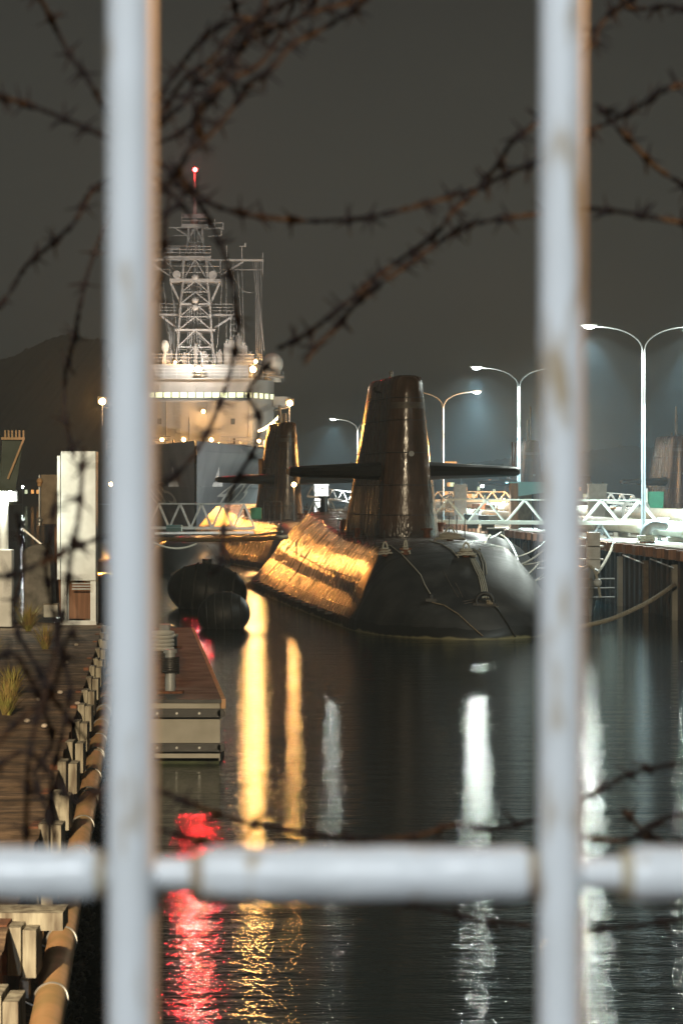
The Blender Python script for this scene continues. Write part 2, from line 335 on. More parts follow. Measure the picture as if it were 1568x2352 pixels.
# ------------------------------------------------------------------ setting
def ground():
    mb = MB(); n = 24
    xs = [-3000, -600, -150, -40, 0, 40, 150, 600, 3000]; ys = [-60, 10, 60, 140, 300, 700, 1600, 3600]
    V = [[mb.bm.verts.new((x, y, 0)) for x in xs] for y in ys]
    for i in range(len(ys) - 1):
        for j in range(len(xs) - 1): mb.bm.faces.new((V[i][j], V[i][j + 1], V[i + 1][j + 1], V[i + 1][j]))
    tag(mb.build('water', 'water'), None, kind='structure')
ground()
def hills(name, Y, prof, depth):
    mb = MB(); a = []; b_ = []; c = []
    for px, py in prof:
        j = noise.noise(Vector((px * 0.013, Y, 0))) * 14 + noise.noise(Vector((px * 0.11, Y, 2))) * 6 + noise.noise(Vector((px * 0.4, Y, 5))) * 3
        p = P(px, py + j, Y); a.append(mb.bm.verts.new((p.x, Y - depth, 0.2))); b_.append(mb.bm.verts.new((p.x, Y - depth * 0.3, max(p.z * 0.7, 1)))); c.append(mb.bm.verts.new(p))
    for i in range(len(a) - 1):
        mb.bm.faces.new((a[i], a[i + 1], b_[i + 1], b_[i])); mb.bm.faces.new((b_[i], b_[i + 1], c[i + 1], c[i]))
    tag(mb.build(name, 'hill', smooth=True), None, kind='structure')
def subdiv(pr, n=30):
    out = []
    for i in range(len(pr) - 1):
        for k in range(n):
            t = k / n; out.append((pr[i][0] * (1 - t) + pr[i + 1][0] * t, pr[i][1] * (1 - t) + pr[i + 1][1] * t))
    return out + [pr[-1]]
hills('hill', 1500, subdiv([(-700, 900), (-300, 860), (-60, 850), (60, 800), (160, 765), (240, 780), (330, 850), (420, 960), (520, 1080), (600, 1118)]), 500)
hills('hill', 1900, subdiv([(700, 1118), (900, 1085), (1100, 1062), (1250, 1040), (1400, 1030), (1568, 1018), (1900, 1000), (2500, 980)]), 500)

# distant town across the water
def town():
    rnd = random.Random(3)
    for i, (px, w, top, Y, lit) in enumerate([(905, 60, 1100, 930, 4), (975, 50, 1092, 900, 3), (1035, 44, 1080, 880, 9), (1090, 52, 1096, 900, 8), (1135, 40, 1070, 1000, 3),
                                              (1180, 70, 1075, 980, 3), (1262, 60, 1090, 950, 3), (1330, 50, 1098, 930, 3), (80, 60, 1108, 900, 4), (-10, 60, 1100, 900, 3)]):
        a = P(px - w / 2, top, Y); b_ = P(px + w / 2, top, Y); wd = b_.x - a.x
        t = thing('waterfront_building', ((a.x + b_.x) / 2, Y, 0), ['long low waterfront block just right of the dark conning tower', 'low block behind the gap between sail and first lamp post',
            'waterfront hall with a round roof light and rows of lit windows', 'low block with orange lit windows behind the truss walkway', 'tall slim block on the far shore behind the starboard diving plane',
            'broad block on the far shore behind the teal roofed booth', 'far shore block hidden mostly by the second white fence bar', 'far shore block just right of the second white fence bar',
            'far shore block with tiny lights right of the short quay lamp', 'far shore block at the edge of the photo behind the short quay lamp'][i], 'building', 'buildings on the far shore')
        mb = MB().box(((a.x + b_.x) / 2, Y + 6, a.z / 2), (wd, 12, a.z)); mb.build('wall', 'city', t)
        mb = MB().box(((a.x + b_.x) / 2, Y + 6, a.z + 0.4), (wd * 1.03, 12.6, 0.8)); mb.build('roof', 'dark', t)
        if i == 2: MB().cyl((a.x + wd * .5, Y + 5, a.z + .8), (a.x + wd * .5, Y + 5, a.z + 3), 2.6, 2.2).build('lantern', 'winorange', t, smooth=True)
        for k in range(lit):
            x = a.x + wd * (k + 0.7 + rnd.random() * 0.3) / (lit + 0.8); z = max(1.2, a.z * rnd.choice((0.35, 0.6, 0.35)))
            MB().box((x, Y - 0.1, z), (0.9, 0.15, 1.3)).build('window', 'winorange' if rnd.random() < 0.7 else 'winlit', t)
town()

# ------------------------------------------------------------------ lamp helper
def shore_light(px, py, Y, mat, label, r=0.25):
    p = P(px, py, Y); t = thing('shore_lamp', (p.x, p.y, 0), label, 'lamp', 'lamps along the far shore')
    MB().cyl((p.x, p.y, 0), (p.x, p.y, p.z), 0.09).build('pole', 'steel', t)
    MB().sphere(p, r).build('lamp_globe', mat, t, smooth=True)
shore_light(1107, 1116, 700, 'lampW', 'warm white shore lamp between the two lit waterfront blocks', 0.42)
shore_light(1157, 1150, 215, 'lampO', 'orange lamp glowing through the near truss walkway', 0.16)
shore_light(872, 1108, 600, 'lampW', 'small white shore lamp seen left of the conning tower', 0.3)
shore_light(1173, 1118, 500, 'lampO', 'small orange shore lamp left of the brown pillar of the booth', 0.2)
shore_light(133, 1111, 600, 'lampW', 'small white shore lamp left of the tall grey cabinet', 0.2)
shore_light(52, 1118, 600, 'lampW', 'small white shore lamp beside the short quay lamp', 0.25)

# ------------------------------------------------------------------ submarine
AX = 0.08; TH = math.atan(AX)
def lerp(a, b, t): return a + (b - a) * t
def pw(x, tab):
    if x <= tab[0][0]: return tab[0][1]
    for (x0, y0), (x1, y1) in zip(tab, tab[1:]):
        if x <= x1: return lerp(y0, y1, (x - x0) / (x1 - x0))
    return tab[-1][1]
def sub_dims(s):
    ww = pw(s, [(-12, 3.7), (0, 4.3), (24, 5.4), (60, 5.4)])
    wd = pw(s, [(-12, 2.35), (0, 2.55), (24, 2.5), (30, 1.2), (60, 0.8)])
    zd = pw(s, [(-12, 2.80), (0, 2.85), (10, 3.15), (24, 3.72), (25.0, 3.66), (29, 1.2), (36, -0.6), (60, -1.0)])
    return ww, wd, zd
def sub_section(s):
    ww, wd, zd = sub_dims(s); t = 0.0
    if s < -10.5:
        t = min(1.0, (-10.5 - s) / 10.2)
        k = max(0.0, 1 - t ** 2.6) ** 0.5; k2 = max(0.0, 1 - t ** 2.2) ** 0.72
    else: k = k2 = 1.0
    e_ = min(1, t / 0.75); e_ = e_ * e_ * (3 - 2 * e_)
    bt = []; 
    crn = 0.10
    bt += [(wd * u * 0.9, zd + crn * (1 - u * u)) for u in (0, 0.25, 0.5, 0.75, 1.0)]
    bt += [(wd * 0.97, zd - 0.05), (wd * 1.02, zd - 0.18)]
    x0, z0 = wd * 1.02, zd - 0.18
    for i in range(1, 8):
        u = i / 7; bt.append((lerp(x0, ww, u) + (0.0, .10, .14, .16, .06, .10, .12, 0.0)[i], lerp(z0, 0.0, u)))
    el = []; n = len(bt)
    for i in range(n):
        a = math.pi / 2 * i / (n - 1); el.append((ww * math.sin(a), (zd + crn) * math.cos(a) ** 0.9 if i < n - 1 else 0))
    out = [(lerp(p[0], q[0], e_) * k, lerp(p[1], q[1], e_) * k2) for p, q in zip(bt, el)]
    out.append((out[-1][0] * 0.98 , -1.6))
    return out
def hull_ring(s):
    h = sub_section(s)
    return [(x, s, z) for x, z in reversed(h)] + [(-x, s, z) for x, z in h[1:]]
def hull_pt(s, side, u):
    h = sub_section(s)[:-1]; f = u * (len(h) - 1); i = min(int(f), len(h) - 2); f -= i
    return Vector((side * lerp(h[i][0], h[i + 1][0], f), s, lerp(h[i][1], h[i + 1][1], f)))
FOIL = [0, .004, .015, .035, .06, .09, .16, .25, .37, .50, .60, .70, .80, .88, .95, 1.0]
def foil_section(L, w, y0, z):
    half = []
    for y in FOIL:
        if y < .09: th = .60 * math.sqrt(max(0, 1 - (1 - y / .09) ** 2))
        elif y < .6: th = lerp(.60, 1.0, (y - .09) / .51)
        elif y < .7: th = 1.0
        else: th = lerp(1.0, .15, ((y - .7) / .3) ** 1.5)
        half.append((w / 2 * th, y0 + L * y, z))
    return half + [(-x, y, zz) for x, y, zz in reversed(half[1:])]
def make_submarine(loc, rz, label):
    t = thing('submarine', loc, label, 'submarine', 'submarines moored in the harbour', rz)
    mb = MB(); ss = [-20.7, -20.66, -20.5, -20.2, -19.7, -19, -18, -17, -16, -15, -14, -13, -12, -11, -10, -8, -6, -3, 0, 3, 6, 9, 12, 15, 18, 21, 24, 25, 26, 27, 28, 29, 31, 33, 36, 45, 58]
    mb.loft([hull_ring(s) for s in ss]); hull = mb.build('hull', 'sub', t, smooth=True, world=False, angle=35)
    # lengthwise seams on both flanks and the tile belt
    for side in (-1, 1):
        for u, rr in ((0.50, 0.030), (0.66, 0.035), (0.86, 0.028)):
            pts = [hull_pt(s, side, u) for s in range(-12, 25)]
            MB().tube(pts, rr, 6).build('seam_strip', 'sub', hull, world=False)
    for k in range(13):
        p = hull_pt(-9 + k * 2.5, -1, .93); MB().box((p.x, p.y, p.z), (.5, .55, .10)).build('limber_hole', 'black', hull, world=False)
    for s in (19.0, 9.5, 1.0):
        for side in (-1, 1):
            MB().tube([hull_pt(s, side, u / 20) for u in range(9, 20)], 0.022, 5).build('hull_joint', 'sub', hull, world=False)
    MB().box((-3.0, 23.1, 2.0), (0.12, 0.7, 0.32), 0).build('flank_opening', 'black', hull, world=False)
    # sail
    mb = MB(); rings = []
    for z, L, w, y0 in ((2.60, 11.0, 4.05, 0.0), (3.4, 10.7, 3.82, 0.0), (4.6, 10.2, 3.46, 0.02), (6.0, 9.6, 3.05, 0.04), (7.4, 9.0, 2.66, 0.07), (8.6, 8.5, 2.32, 0.10), (9.15, 8.3, 2.15, 0.14), (9.33, 8.1, 1.95, 0.24), (9.40, 7.7, 1.35, 0.45)):
        rings.append(foil_section(L, w, y0, z))
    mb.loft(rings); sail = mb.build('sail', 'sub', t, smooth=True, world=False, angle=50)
    mb = MB()
    for (z, L, w, y0) in ((3.8, 10.53, 3.70, 0.0), (5.0, 10.03, 3.345, 0.02), (6.3, 9.47, 2.966, 0.04), (7.6, 8.92, 2.603, 0.07), (8.5, 8.54, 2.348, 0.1)):
        pts = foil_section(L + .03, w + .03, y0 - .015, z); mb.tube([Vector(p) for p in pts] + [Vector(pts[0])], 0.018, 4)
    mb.build('sail_joint_ring', 'subsmooth', sail, world=False)
    f0 = foil_section(8.62, 2.40, 0.09, 8.32); f1 = foil_section(8.73, 2.475, 0.085, 8.06)
    mb = MB(); nn = len(f0); sel = [j % nn for j in range(-4, 6)]
    v0 = [mb.bm.verts.new((f0[j][0] * 1.012, f0[j][1] - 0.02, f0[j][2])) for j in sel]; v1 = [mb.bm.verts.new((f1[j][0] * 1.012, f1[j][1] - 0.02, f1[j][2])) for j in sel]
    for i in range(len(sel) - 1): mb.bm.faces.new((v0[i], v0[i + 1], v1[i + 1], v1[i]))
    mb.build('faded_band', 'faded', sail, world=False, smooth=True)
    mb = MB().cyl((0.1, -0.03, 6.25), (0.1, 0.2, 6.25), 0.11); mb.build('porthole', 'steel', sail, world=False, smooth=True)
    mb = MB().cyl((-0.55, 1.6, 9.35), (-0.55, 1.6, 9.5), 0.07).sphere((-0.55, 1.6, 9.55), 0.09); mb.build('sail_light', 'strap', sail, world=False, smooth=True)
    mb = MB().tube([(-0.93, 2, 8.75), (-1.15, 1.9, 8.80), (-1.22, 1.85, 8.92), (-1.15, 1.8, 8.98)], 0.05, 6); mb.build('rung', 'dark', sail, world=False, smooth=True)
    for k in range(7): MB().tube([(1.18 - .07 * k, 5.2, 3.6 + .8 * k), (1.30 - .07 * k, 5.1, 3.62 + .8 * k), (1.30 - .07 * k, 4.8, 3.62 + .8 * k), (1.16 - .07 * k, 4.7, 3.6 + .8 * k)], 0.022, 5).build('rung', 'strap', sail, world=False)
    # fairwater planes
    for side in (-1, 1):
        mb = MB(); rings = []
        for u in (0.0, 0.12, 0.2, 0.5, 0.8, 0.97, 1.0):
            xx = lerp(0.55, 4.65, u); ch = lerp(2.7, 1.75, u); tk = lerp(0.78, 0.40, u)
            if u == 1.0: ch *= 0.9; tk *= 0.8
            ring = []
            for j in range(16):
                a = 2 * math.pi * j / 16; y = (1 - math.cos(a)) / 2
                hgt = tk * 0.5 * (abs(math.sin(a)) ** 0.8) * (1 - 0.5 * y) * 1.25 * (1 if math.sin(a) >= 0 else -1)
                ring.append((side * xx, 1.1 + (2.7 - ch) * 0.3 + ch * y, 5.58 - 0.03 * u + hgt))
            rings.append(ring)
        mb.loft(rings); pl = mb.build('fairwater_plane', 'subsmooth', t, smooth=True, world=False)
        MB().box((side * 4.67, 2.1, 5.55), (0.10, 0.9, 0.22)).build('tip_cap', 'faded', pl, world=False, bevel=0.02)
        if side == 1:
            MB().tube([(4.45, 1.9, 5.65), (4.42, 1.9, 6.75)], 0.022, 6).tube([(4.52, 2.1, 5.65), (4.60, 2.1, 6.72)], 0.022, 6).build('plane_whip_rod', 'rust', pl, world=False)
    # deck fittings
    for x, s in ((-2.0, 0.8), (0.55, -1.6), (1.95, 6.0), (-1.9, 9.0)):
        z = hull_pt(s, 1, abs(x) / 2.6 * 0.30).z
        MB().cyl((x, s, z - .05), (x, s, z + .28), 0.15, 0.13).cyl((x, s, z + .28), (x, s, z + .36), 0.24, 0.24).build('capstan', 'rust', t, smooth=True, world=False)
    for i in range(8):
        s = -13.0 + i * 2.45; p = hull_pt(s, -1, 0.40); zz = p.z
        MB().cyl((p.x, s, zz - .05), (p.x, s, zz + .85), 0.022, n=6).build('stanchion', 'dark', t, world=False)
        s2 = -7 + i * 2.6; p = hull_pt(s2 + 9, 1, 0.40)
        MB().cyl((p.x, s2 + 9, p.z - .05), (p.x, s2 + 9, p.z + .85), 0.022, n=6).build('stanchion', 'dark', t, world=False)
    zz = []
    for i in range(15):
        s = -13.0 + i * 1.225; p = hull_pt(s, -1, 0.42); zz.append(p + Vector((-0.02, 0, 0.05 if i % 2 else 0.42)))
    MB().tube(zz, 0.016, 4).build('rail_stay', 'dark', t, world=False)
    MB().cyl((-1.6, 24.2, 3.3), (-1.6, 24.2, 4.4), 0.26, 0.17, n=16).cyl((-1.6, 24.2, 4.4), (-1.6, 24.2, 4.52), 0.27).build('aft_vent_post', 'subsmooth', t, smooth=True, world=False)
    mb = MB().loft([[(-.11, 44, -1), (.11, 44, -1), (.06, 47.5, -1), (-.06, 47.5, -1)], [(-.09, 44.8, 2.6), (.09, 44.8, 2.6), (.04, 47.3, 2.6), (-.04, 47.3, 2.6)]]); mb.build('rudder', 'subsmooth', t, world=False)
    return t
main = make_submarine((2.68, 104, 0), TH, 'nearest black submarine with orange light streaking its flank, bow towards the fence')
def add_masts(root, hs):
    for x, y, h, r in hs: MB().cyl((x, y, 9.2), (x, y, 9.4 + h), r, r * .8).build('periscope', 'steel', root, smooth=True, world=False)
s2 = copy_tree(main); s2.location = (-3.45, 174, 0); s2.rotation_euler.z = math.radians(8.5)
[bpy.data.objects.remove(c) for c in list(s2.children) if c.name.startswith('aft_vent_post')]
for c in s2.children:
    if c.name.startswith('sail'): c.scale = (.84, .82, 1)
s2['label'] = 'second submarine just left of the nearest one, its conning tower against the grey ship'
add_masts(s2, [(-.3, 3, 1.2, .12), (.3, 5, .7, .16)])
s3 = copy_tree(main); s3.location = (17.3, 236, 0); s3.rotation_euler.z = math.radians(4); s3['label'] = 'distant submarine whose silvery conning tower rises above the teal booth'
add_masts(s3, [(-.1, 2.6, 1.9, .14), (.4, 4.5, 3.2, .07)])
s4 = copy_tree(main); s4.location = (27.9, 214, 0); s4.rotation_euler.z = math.radians(4); s4['label'] = 'distant submarine with orange lit conning tower and thin masts behind the green container'
add_masts(s4, [(0, 2.6, 2.4, .09), (.3, 4.0, 1.8, .13)])

# hatch doors seen on the second submarine's sail
MB().box((-1.32, 5.2, 6.0), (0.08, 1.9, 2.0), 0).build('side_door', 'dark', s2, world=False)

# cleats and ropes on the nearest submarine
RM = root_matrix(main)
def deck(s, x):   # world point on the hull surface
    best = None
    for k in range(0, 101):
        p = hull_pt(s, 1 if x >= 0 else -1, k / 100)
        if best is None or abs(p.x - x) < abs(best.x - x): best = p
    return RM @ best
from mathutils.bvhtree import BVHTree
_h = [c for c in main.children if c.name.startswith('hull')][0].data
BV = BVHTree.FromPolygons([v.co for v in _h.vertices], [p.vertices for p in _h.polygons])
def hp(px, py, up=0.0):          # where the sight line through that photo point meets the hull
    o = RM.inverted() @ Vector((0, 0, H)); d = ((RM.inverted() @ P(px, py, 100)) - o).normalized(); h = BV.ray_cast(o, d)
    if h[0] is None: return P(px, py, 92)
    return RM @ (h[0] + h[1].normalized() * up)
def coil(px, py, rad, n, label, hgt=0.25):
    p = hp(px, py); t = thing('rope_coil', p, label, 'rope', 'ropes lying on the nearest submarine'); pts = []
    rr = random.Random(int(px))
    for i in range(n * 14):
        a = i / 14 * 2 * math.pi; f = i / (n * 14); r = rad * (1 - 0.5 * f) * (1 + 0.12 * math.sin(a * 2.3))
        pts.append(p + Vector((r * math.cos(a) * 1.3, r * math.sin(a) * 0.8, 0.03 + hgt * f + 0.03 * rr.random())))
    pts += [p + Vector((rad * .4 * math.cos(a) , 0, hgt + .25 * math.sin(a))) for a in [k * math.pi / 8 for k in range(9)]]
    MB().tube(pts, 0.032, 6).build('rope', 'rope', t, smooth=True)
    MB().cyl(p, p + Vector((0, 0, .18)), .12).box(p + Vector((0, 0, .2)), (.42, .12, .07)).build('cleat', 'rust', t)
coil(1033, 1242, 0.42, 6, 'large heap of pale rope on deck beside the conning tower foot')
coil(1070, 1280, 0.26, 4, 'rope looped round the rusty cleat at the deck edge of the bow')
coil(884, 1278, 0.20, 3, 'small pale rope bundle on the dark shoulder of the bow')
coil(931, 1274, 0.12, 3, 'small rusty shackle with rope on the middle of the foredeck')
def rope(pts, r, label, mat='rope', n=6, grp='mooring ropes of the nearest submarine', cm=True):
    pts = catmull(pts, n) if cm else pts
    o = MB().tube([Vector(p) for p in pts], r, 8)
    o = o.build('mooring_rope', mat, smooth=True); tag(o, label, 'rope', grp); return o
def onhull(lst, up=0.03): return [hp(x, y, up) for x, y in lst]
def dense(lst, k=5):
    out = []
    for (a, b_), (c_, d_) in zip(lst, lst[1:]):
        for i in range(k): out.append((lerp(a, c_, i / k), lerp(b_, d_, i / k)))
    return out + [lst[-1]]
for k in range(4):
    rope(onhull(dense([(1080 + 3 * k, 1286), (1088 + 4 * k, 1305), (1098 + 4 * k, 1325), (1104 + 4 * k, 1350), (1108 + 4 * k, 1376)]), 0.04 + .01 * (k % 2)), 0.020,
         'one of four pale ropes side by side from bow cleat to black ring')
for k in range(2): rope(onhull(dense([(1084 + 4 * k, 1262), (1100 + 5 * k, 1274), (1108 + 6 * k, 1295), (1110 + 7 * k, 1320)]), .03), .018, 'pale rope curving over the bow edge right of the rusty cleat')
rope(onhull(dense([(985, 1243), (1015, 1252), (1038, 1266), (1052, 1282)])), 0.022, 'pale rope trailing over the deck from the rope heap to the bow cleat')
rope(onhull(dense([(874, 1248), (898, 1256), (922, 1274), (950, 1304), (966, 1322), (976, 1345), (988, 1365)])), 0.018, 'thin pale line crossing the dark foredeck towards the small fitting', 'rope')
rope(onhull(dense([(992, 1385), (1020, 1392), (1052, 1412), (1080, 1438), (1108, 1462)])), 0.018, 'thin line running from the small fitting down to the water', 'oldrope')
rope(onhull(dense([(1125, 1384), (1145, 1405), (1165, 1435), (1182, 1463)])), 0.032, 'black hose running from the black ring down the bow to the water', 'black')
for k, ln in enumerate(([(1018, 1312), (1035, 1345), (1052, 1372)], [(1045, 1338), (1055, 1358), (1062, 1372)], [(1062, 1382), (1085, 1378), (1105, 1382)], [(1066, 1387), (1088, 1383), (1108, 1387)])):
    lp_ = onhull(dense(ln), .006); RI = RM.inverted(); MB().tube([RI @ q for q in lp_], .012, 4).build('scuff_line', 'faded', main, world=False)
# fairlead ring
pf = hp(1113, 1390, .0); t = thing('mooring_ring', pf, 'black iron mooring ring standing on the bow with ropes through it', 'mooring ring')
MB().tube([pf + Vector((0.28 * math.cos(a), 0.05 * math.sin(a), 0.12 + 0.26 * math.sin(a))) for a in [k * math.pi / 10 - .2 for k in range(13)]], 0.07, 10).build('ring', 'black', t, smooth=True)
MB().box(pf + Vector((0, .1, .0)), (.8, .35, .14)).build('base_plate', 'black', t, bevel=.03)
pq = hp(990, 1382); t = thing('deck_fitting', pq, 'small worn deck fitting on the dark front of the bow', 'fitting')
MB().box(pq + Vector((0, 0, .05)), (.40, .25, .12)).cyl(pq, pq + Vector((0, 0, .22)), .07).build('bracket', 'dark', t, bevel=.02)
# mooring lines to the pier
A_ = hp(1080, 1280, .1)
rope(sag(A_, P(1250, 1262, 100), 0.55), 0.040, 'upper pale mooring line sagging from the bow cleat to the second white bar', cm=False)
rope(sag(P(1150, 1338, 90), P(1238, 1292, 104), 0.25), 0.030, 'middle pale mooring line curving up behind the second white bar', cm=False)
rope([P(1060, 1280, 96), P(1130, 1288, 98), P(1205, 1297, 100), P(1260, 1285, 104)], 0.025, 'faint straight line passing behind the bow at half height')
rope(sag(P(1168, 1342, 92), P(1260, 1322, 104), 0.1), 0.025, 'lower pale mooring line just above the bow edge', cm=False)
rope(sag(P(1185, 1378, 88), P(1290, 1385, 100), 0.22), 0.040, 'pair of pale lines leaving the bow low behind the bar, upper one', cm=False)
rope(sag(P(1205, 1395, 88), P(1290, 1392, 100), 0.35), 0.025, 'pair of pale lines leaving the bow low behind the bar, lower one', cm=False)
for (a, b_, sg, lb) in (((1082, 1282, .1), (1262, 1304, 106), .9, 'pale line of the fan sagging deepest from the rusty cleat'), ((1100, 1264, .05), (1255, 1240, 112), .5, 'pale line of the fan running level to the pier behind the bar'),
                        ((1046, 1236, .1), (1150, 1222, 120), .3, 'short white line from the rope heap to the black hull behind')):
    rope(sag(hp(*a), P(*b_), sg), .028, lb, cm=False)
# heavy twisted rope from ring to the pier
def twisted(pts, r, label):
    pts = catmull(pts, 14); t = thing('twisted_hawser', pts[0], label, 'rope', 'mooring ropes of the nearest submarine')
    L = 0; acc = [0]
    for a, b_ in zip(pts, pts[1:]): L += (b_ - a).length; acc.append(L)
    n = int(L / 0.05); dense = []; j = 0
    for i in range(n + 1):
        d = L * i / n
        while j < len(acc) - 2 and acc[j + 1] < d: j += 1
        f = (d - acc[j]) / max(1e-6, acc[j + 1] - acc[j]); dense.append(pts[j].lerp(pts[j + 1], f))
    for k in range(3):
        q = []
        for i, p in enumerate(dense):
            a = i * 0.05 / (r * 5.5) * 2 * math.pi + k * 2 * math.pi / 3
            tdir = (dense[min(i + 1, n)] - dense[max(i - 1, 0)]).normalized(); s1 = tdir.cross(Vector((0, 0, 1))).normalized(); s2_ = s1.cross(tdir)
            q.append(p + (s1 * math.cos(a) + s2_ * math.sin(a)) * r * 0.55)
        MB().tube(q, r * 0.58, 6).build('strand', 'oldrope', t, smooth=True)
twisted([pf + Vector((.08, -.1, .12)), P(1150, 1402, pf.y + .2), P(1195, 1424, pf.y + .6), P(1240, 1440, 86.2), P(1300, 1446, 87), P(1350, 1436, 88.5), P(1400, 1423, 90), P(1450, 1402, 91.5), P(1500, 1376, 93), P(1549, 1342, 94.8)], 0.075,
        'thick twisted brown hawser hanging from the black ring over the water to the pier')

# rounded stern of a boat between the nearest submarine and the pier
c = P(1132, 1330, 122); t = thing('submarine', (c.x, 126, 0), 'rounded black hull with grey cap fitting and ropes, right of the nearest bow', 'submarine', 'submarines moored in the harbour')
mb = MB(); rings = []
for i in range(14):
    u = i / 13; s = 119 + 22 * u; k = math.sqrt(max(0.02, 1 - (1 - min(1, u * 3)) ** 2))
    rings.append([(c.x + (s - 119) * -.06 + 3.1 * k * math.cos(a), s, -0.35 + 3.05 * k * math.sin(a)) for a in [2 * math.pi * j / 28 for j in range(28)]])
mb.loft(rings); mb.build('hull', 'subsmooth', t, smooth=True)
q = P(1138, 1222, 121.5)
MB().box(q, (.72, .8, .26)).box(q + Vector((0, -.2, .17)), (.9, .9, .06)).build('cap_fitting', 'cover', t, bevel=.02)
for dx, side in ((-.15, -1), (.1, 1)):
    pts = [Vector((c.x + side * 3.12 * math.sin(a) * (0.35 if side > 0 else .25) + dx, 118.9 + 3.0 * (1 - math.cos(a * .75)) * 0 - 0.0 + (1 - math.sin(a)) * 1.6 - 0.2, -0.35 + 3.12 * math.cos(a))) for a in [k * math.pi / 2 / 12 for k in range(1, 12)]]
    MB().tube(pts, 0.05, 6).build('rope', 'rope', t, smooth=True)

# small grey service boat bow against the pier, half hidden by the bar
c = P(1345, 1400, 101); t = thing('work_boat', (c.x, 102, 0), 'pale blue grey boat bow with a rope over it, right of the second bar', 'boat')
mb = MB(); rings = []
for i in range(12):
    u = i / 11; s = 98.8 + 8 * u; w = 1.05 * math.sqrt(min(1, u * 1.6 + .01)); zt = 1.75 - .15 * u
    rings.append([(c.x - (s - 98.8) * .06 + w * f * (1.0 if z > .3 else .6), s + (.5 if z < .6 else 0), z) for f, z in ((-1, zt), (-.97, 1.2), (-.75, .5), (-.3, -.4), (.3, -.4), (.75, .5), (.97, 1.2), (1, zt), (.4, zt + .12), (-.4, zt + .12))])
mb.loft(rings); mb.build('hull', 'shiphull', t, smooth=True)
for k in range(3): MB().tube([(c.x - 1.0, 99.9, .7 + .35 * k), (c.x, 98.75, .72 + .35 * k), (c.x + .98, 99.9, .7 + .35 * k)], .035, 5).build('rubbing_strake', 'steel', t)
MB().tube(catmull([P(1330, 1310, 99), P(1352, 1300, 98.4), P(1368, 1318, 98.3), P(1378, 1372, 98.5)], 6), .055, 6).build('rope', 'rope', t, smooth=True)
MB().box(P(1362, 1270, 101), (.5, .5, 1.6)).box(P(1355, 1255, 101), (1.0, .5, .08)).box(P(1355, 1285, 101), (1.0, .5, .06)).build('towing_post', 'whitep', t, bevel=.02)
MB().sphere(P(1372, 1339, 98.3), .16).build('bow_light', 'whitep', t, smooth=True)
rope(sag(P(1372, 1316, 99), P(1412, 1242, 109), .1), .06, 'thick white braided rope climbing from the boat bow to the pier edge', cm=False, grp='mooring ropes at the pier')

# ------------------------------------------------------------------ right pier
def edge_x(Y): return 12.16 - 0.0602 * (Y - 95)
PZ = 2.57; PTH = math.atan(0.0602)
def pier():
    t = thing('pier', (edge_x(120), 120, 0), 'long pale concrete pier with brown fender blocks along its edge, behind the submarines', 'pier')
    Y0, Y1 = 60, 420
    MB().prism([(edge_x(Y0), Y0), (edge_x(Y0) + 26, Y0), (edge_x(Y1) + 26, Y1), (edge_x(Y1), Y1)], PZ - .35, PZ).build('deck', 'concrete', t)
    mb = MB(); ring0 = []; y = Y0; k = 0; prof = []
    while y < 250:
        for dx, dy in ((0.35, 0), (0.35, .45), (0.62, .6), (0.62, 1.05)): prof.append((edge_x(y + dy) + dx, y + dy))
        y += 1.2
    prof.append((edge_x(Y1) + .4, Y1))
    lo = [mb.bm.verts.new((x, yy, -1)) for x, yy in prof]; hi = [mb.bm.verts.new((x, yy, PZ - .35)) for x, yy in prof]
    for i in range(len(prof) - 1): mb.bm.faces.new((lo[i], lo[i + 1], hi[i + 1], hi[i]))
    mb.build('sheet_pile_wall', 'sheet', t)
    MB().beam((edge_x(Y0) + .2, Y0, PZ + .05), (edge_x(300) + .2, 300, PZ + .05), .16, .1).build('kerb', 'concrete', t)
    y = 70.0
    for k in range(58):
        MB().box((edge_x(y) - .1, y, PZ - .13), (.42, .75, .38), PTH).build('fender_block', 'wood', t, bevel=.03)
        y += 2.3
    for k in range(14):
        y = 84 + k * 6; x = edge_x(y)
        MB().box((x + .12, y, 1.0), (.2, .3, 2.1), PTH).build('fender_pile', 'tan' if k % 3 == 0 else 'concrete', t)
    for y in (95.2, 101.5): MB().tube([(edge_x(y) - .05, y, 1.95), (edge_x(y + 5) - .0, y + 5, 2.15)], .03, 5).build('mooring_bar', 'whitep', t)
    return t
pier()
def pt(Y, off, z=0.0): return Vector((edge_x(Y) + off, Y, PZ + z))
for off, r, z, lab in ((3.2, 0.34, .55, 'nearer fat cream pipe running the length of the pier'), (5.0, 0.42, .95, 'further fat cream pipe raised on saddles along the pier')):
    t = thing('pier_pipe', pt(100, off), lab, 'pipe', 'cream pipes on the pier')
    MB().tube([pt(y, off, z) for y in range(62, 330, 12)], r, 16).build('pipe_body', 'creampipe', t, smooth=True)
    for y in range(70, 300, 14): MB().box(pt(y, off, (z - r) / 2), (.8, .35, max(.08, z - r) ), PTH).build('saddle', 'concrete', t)

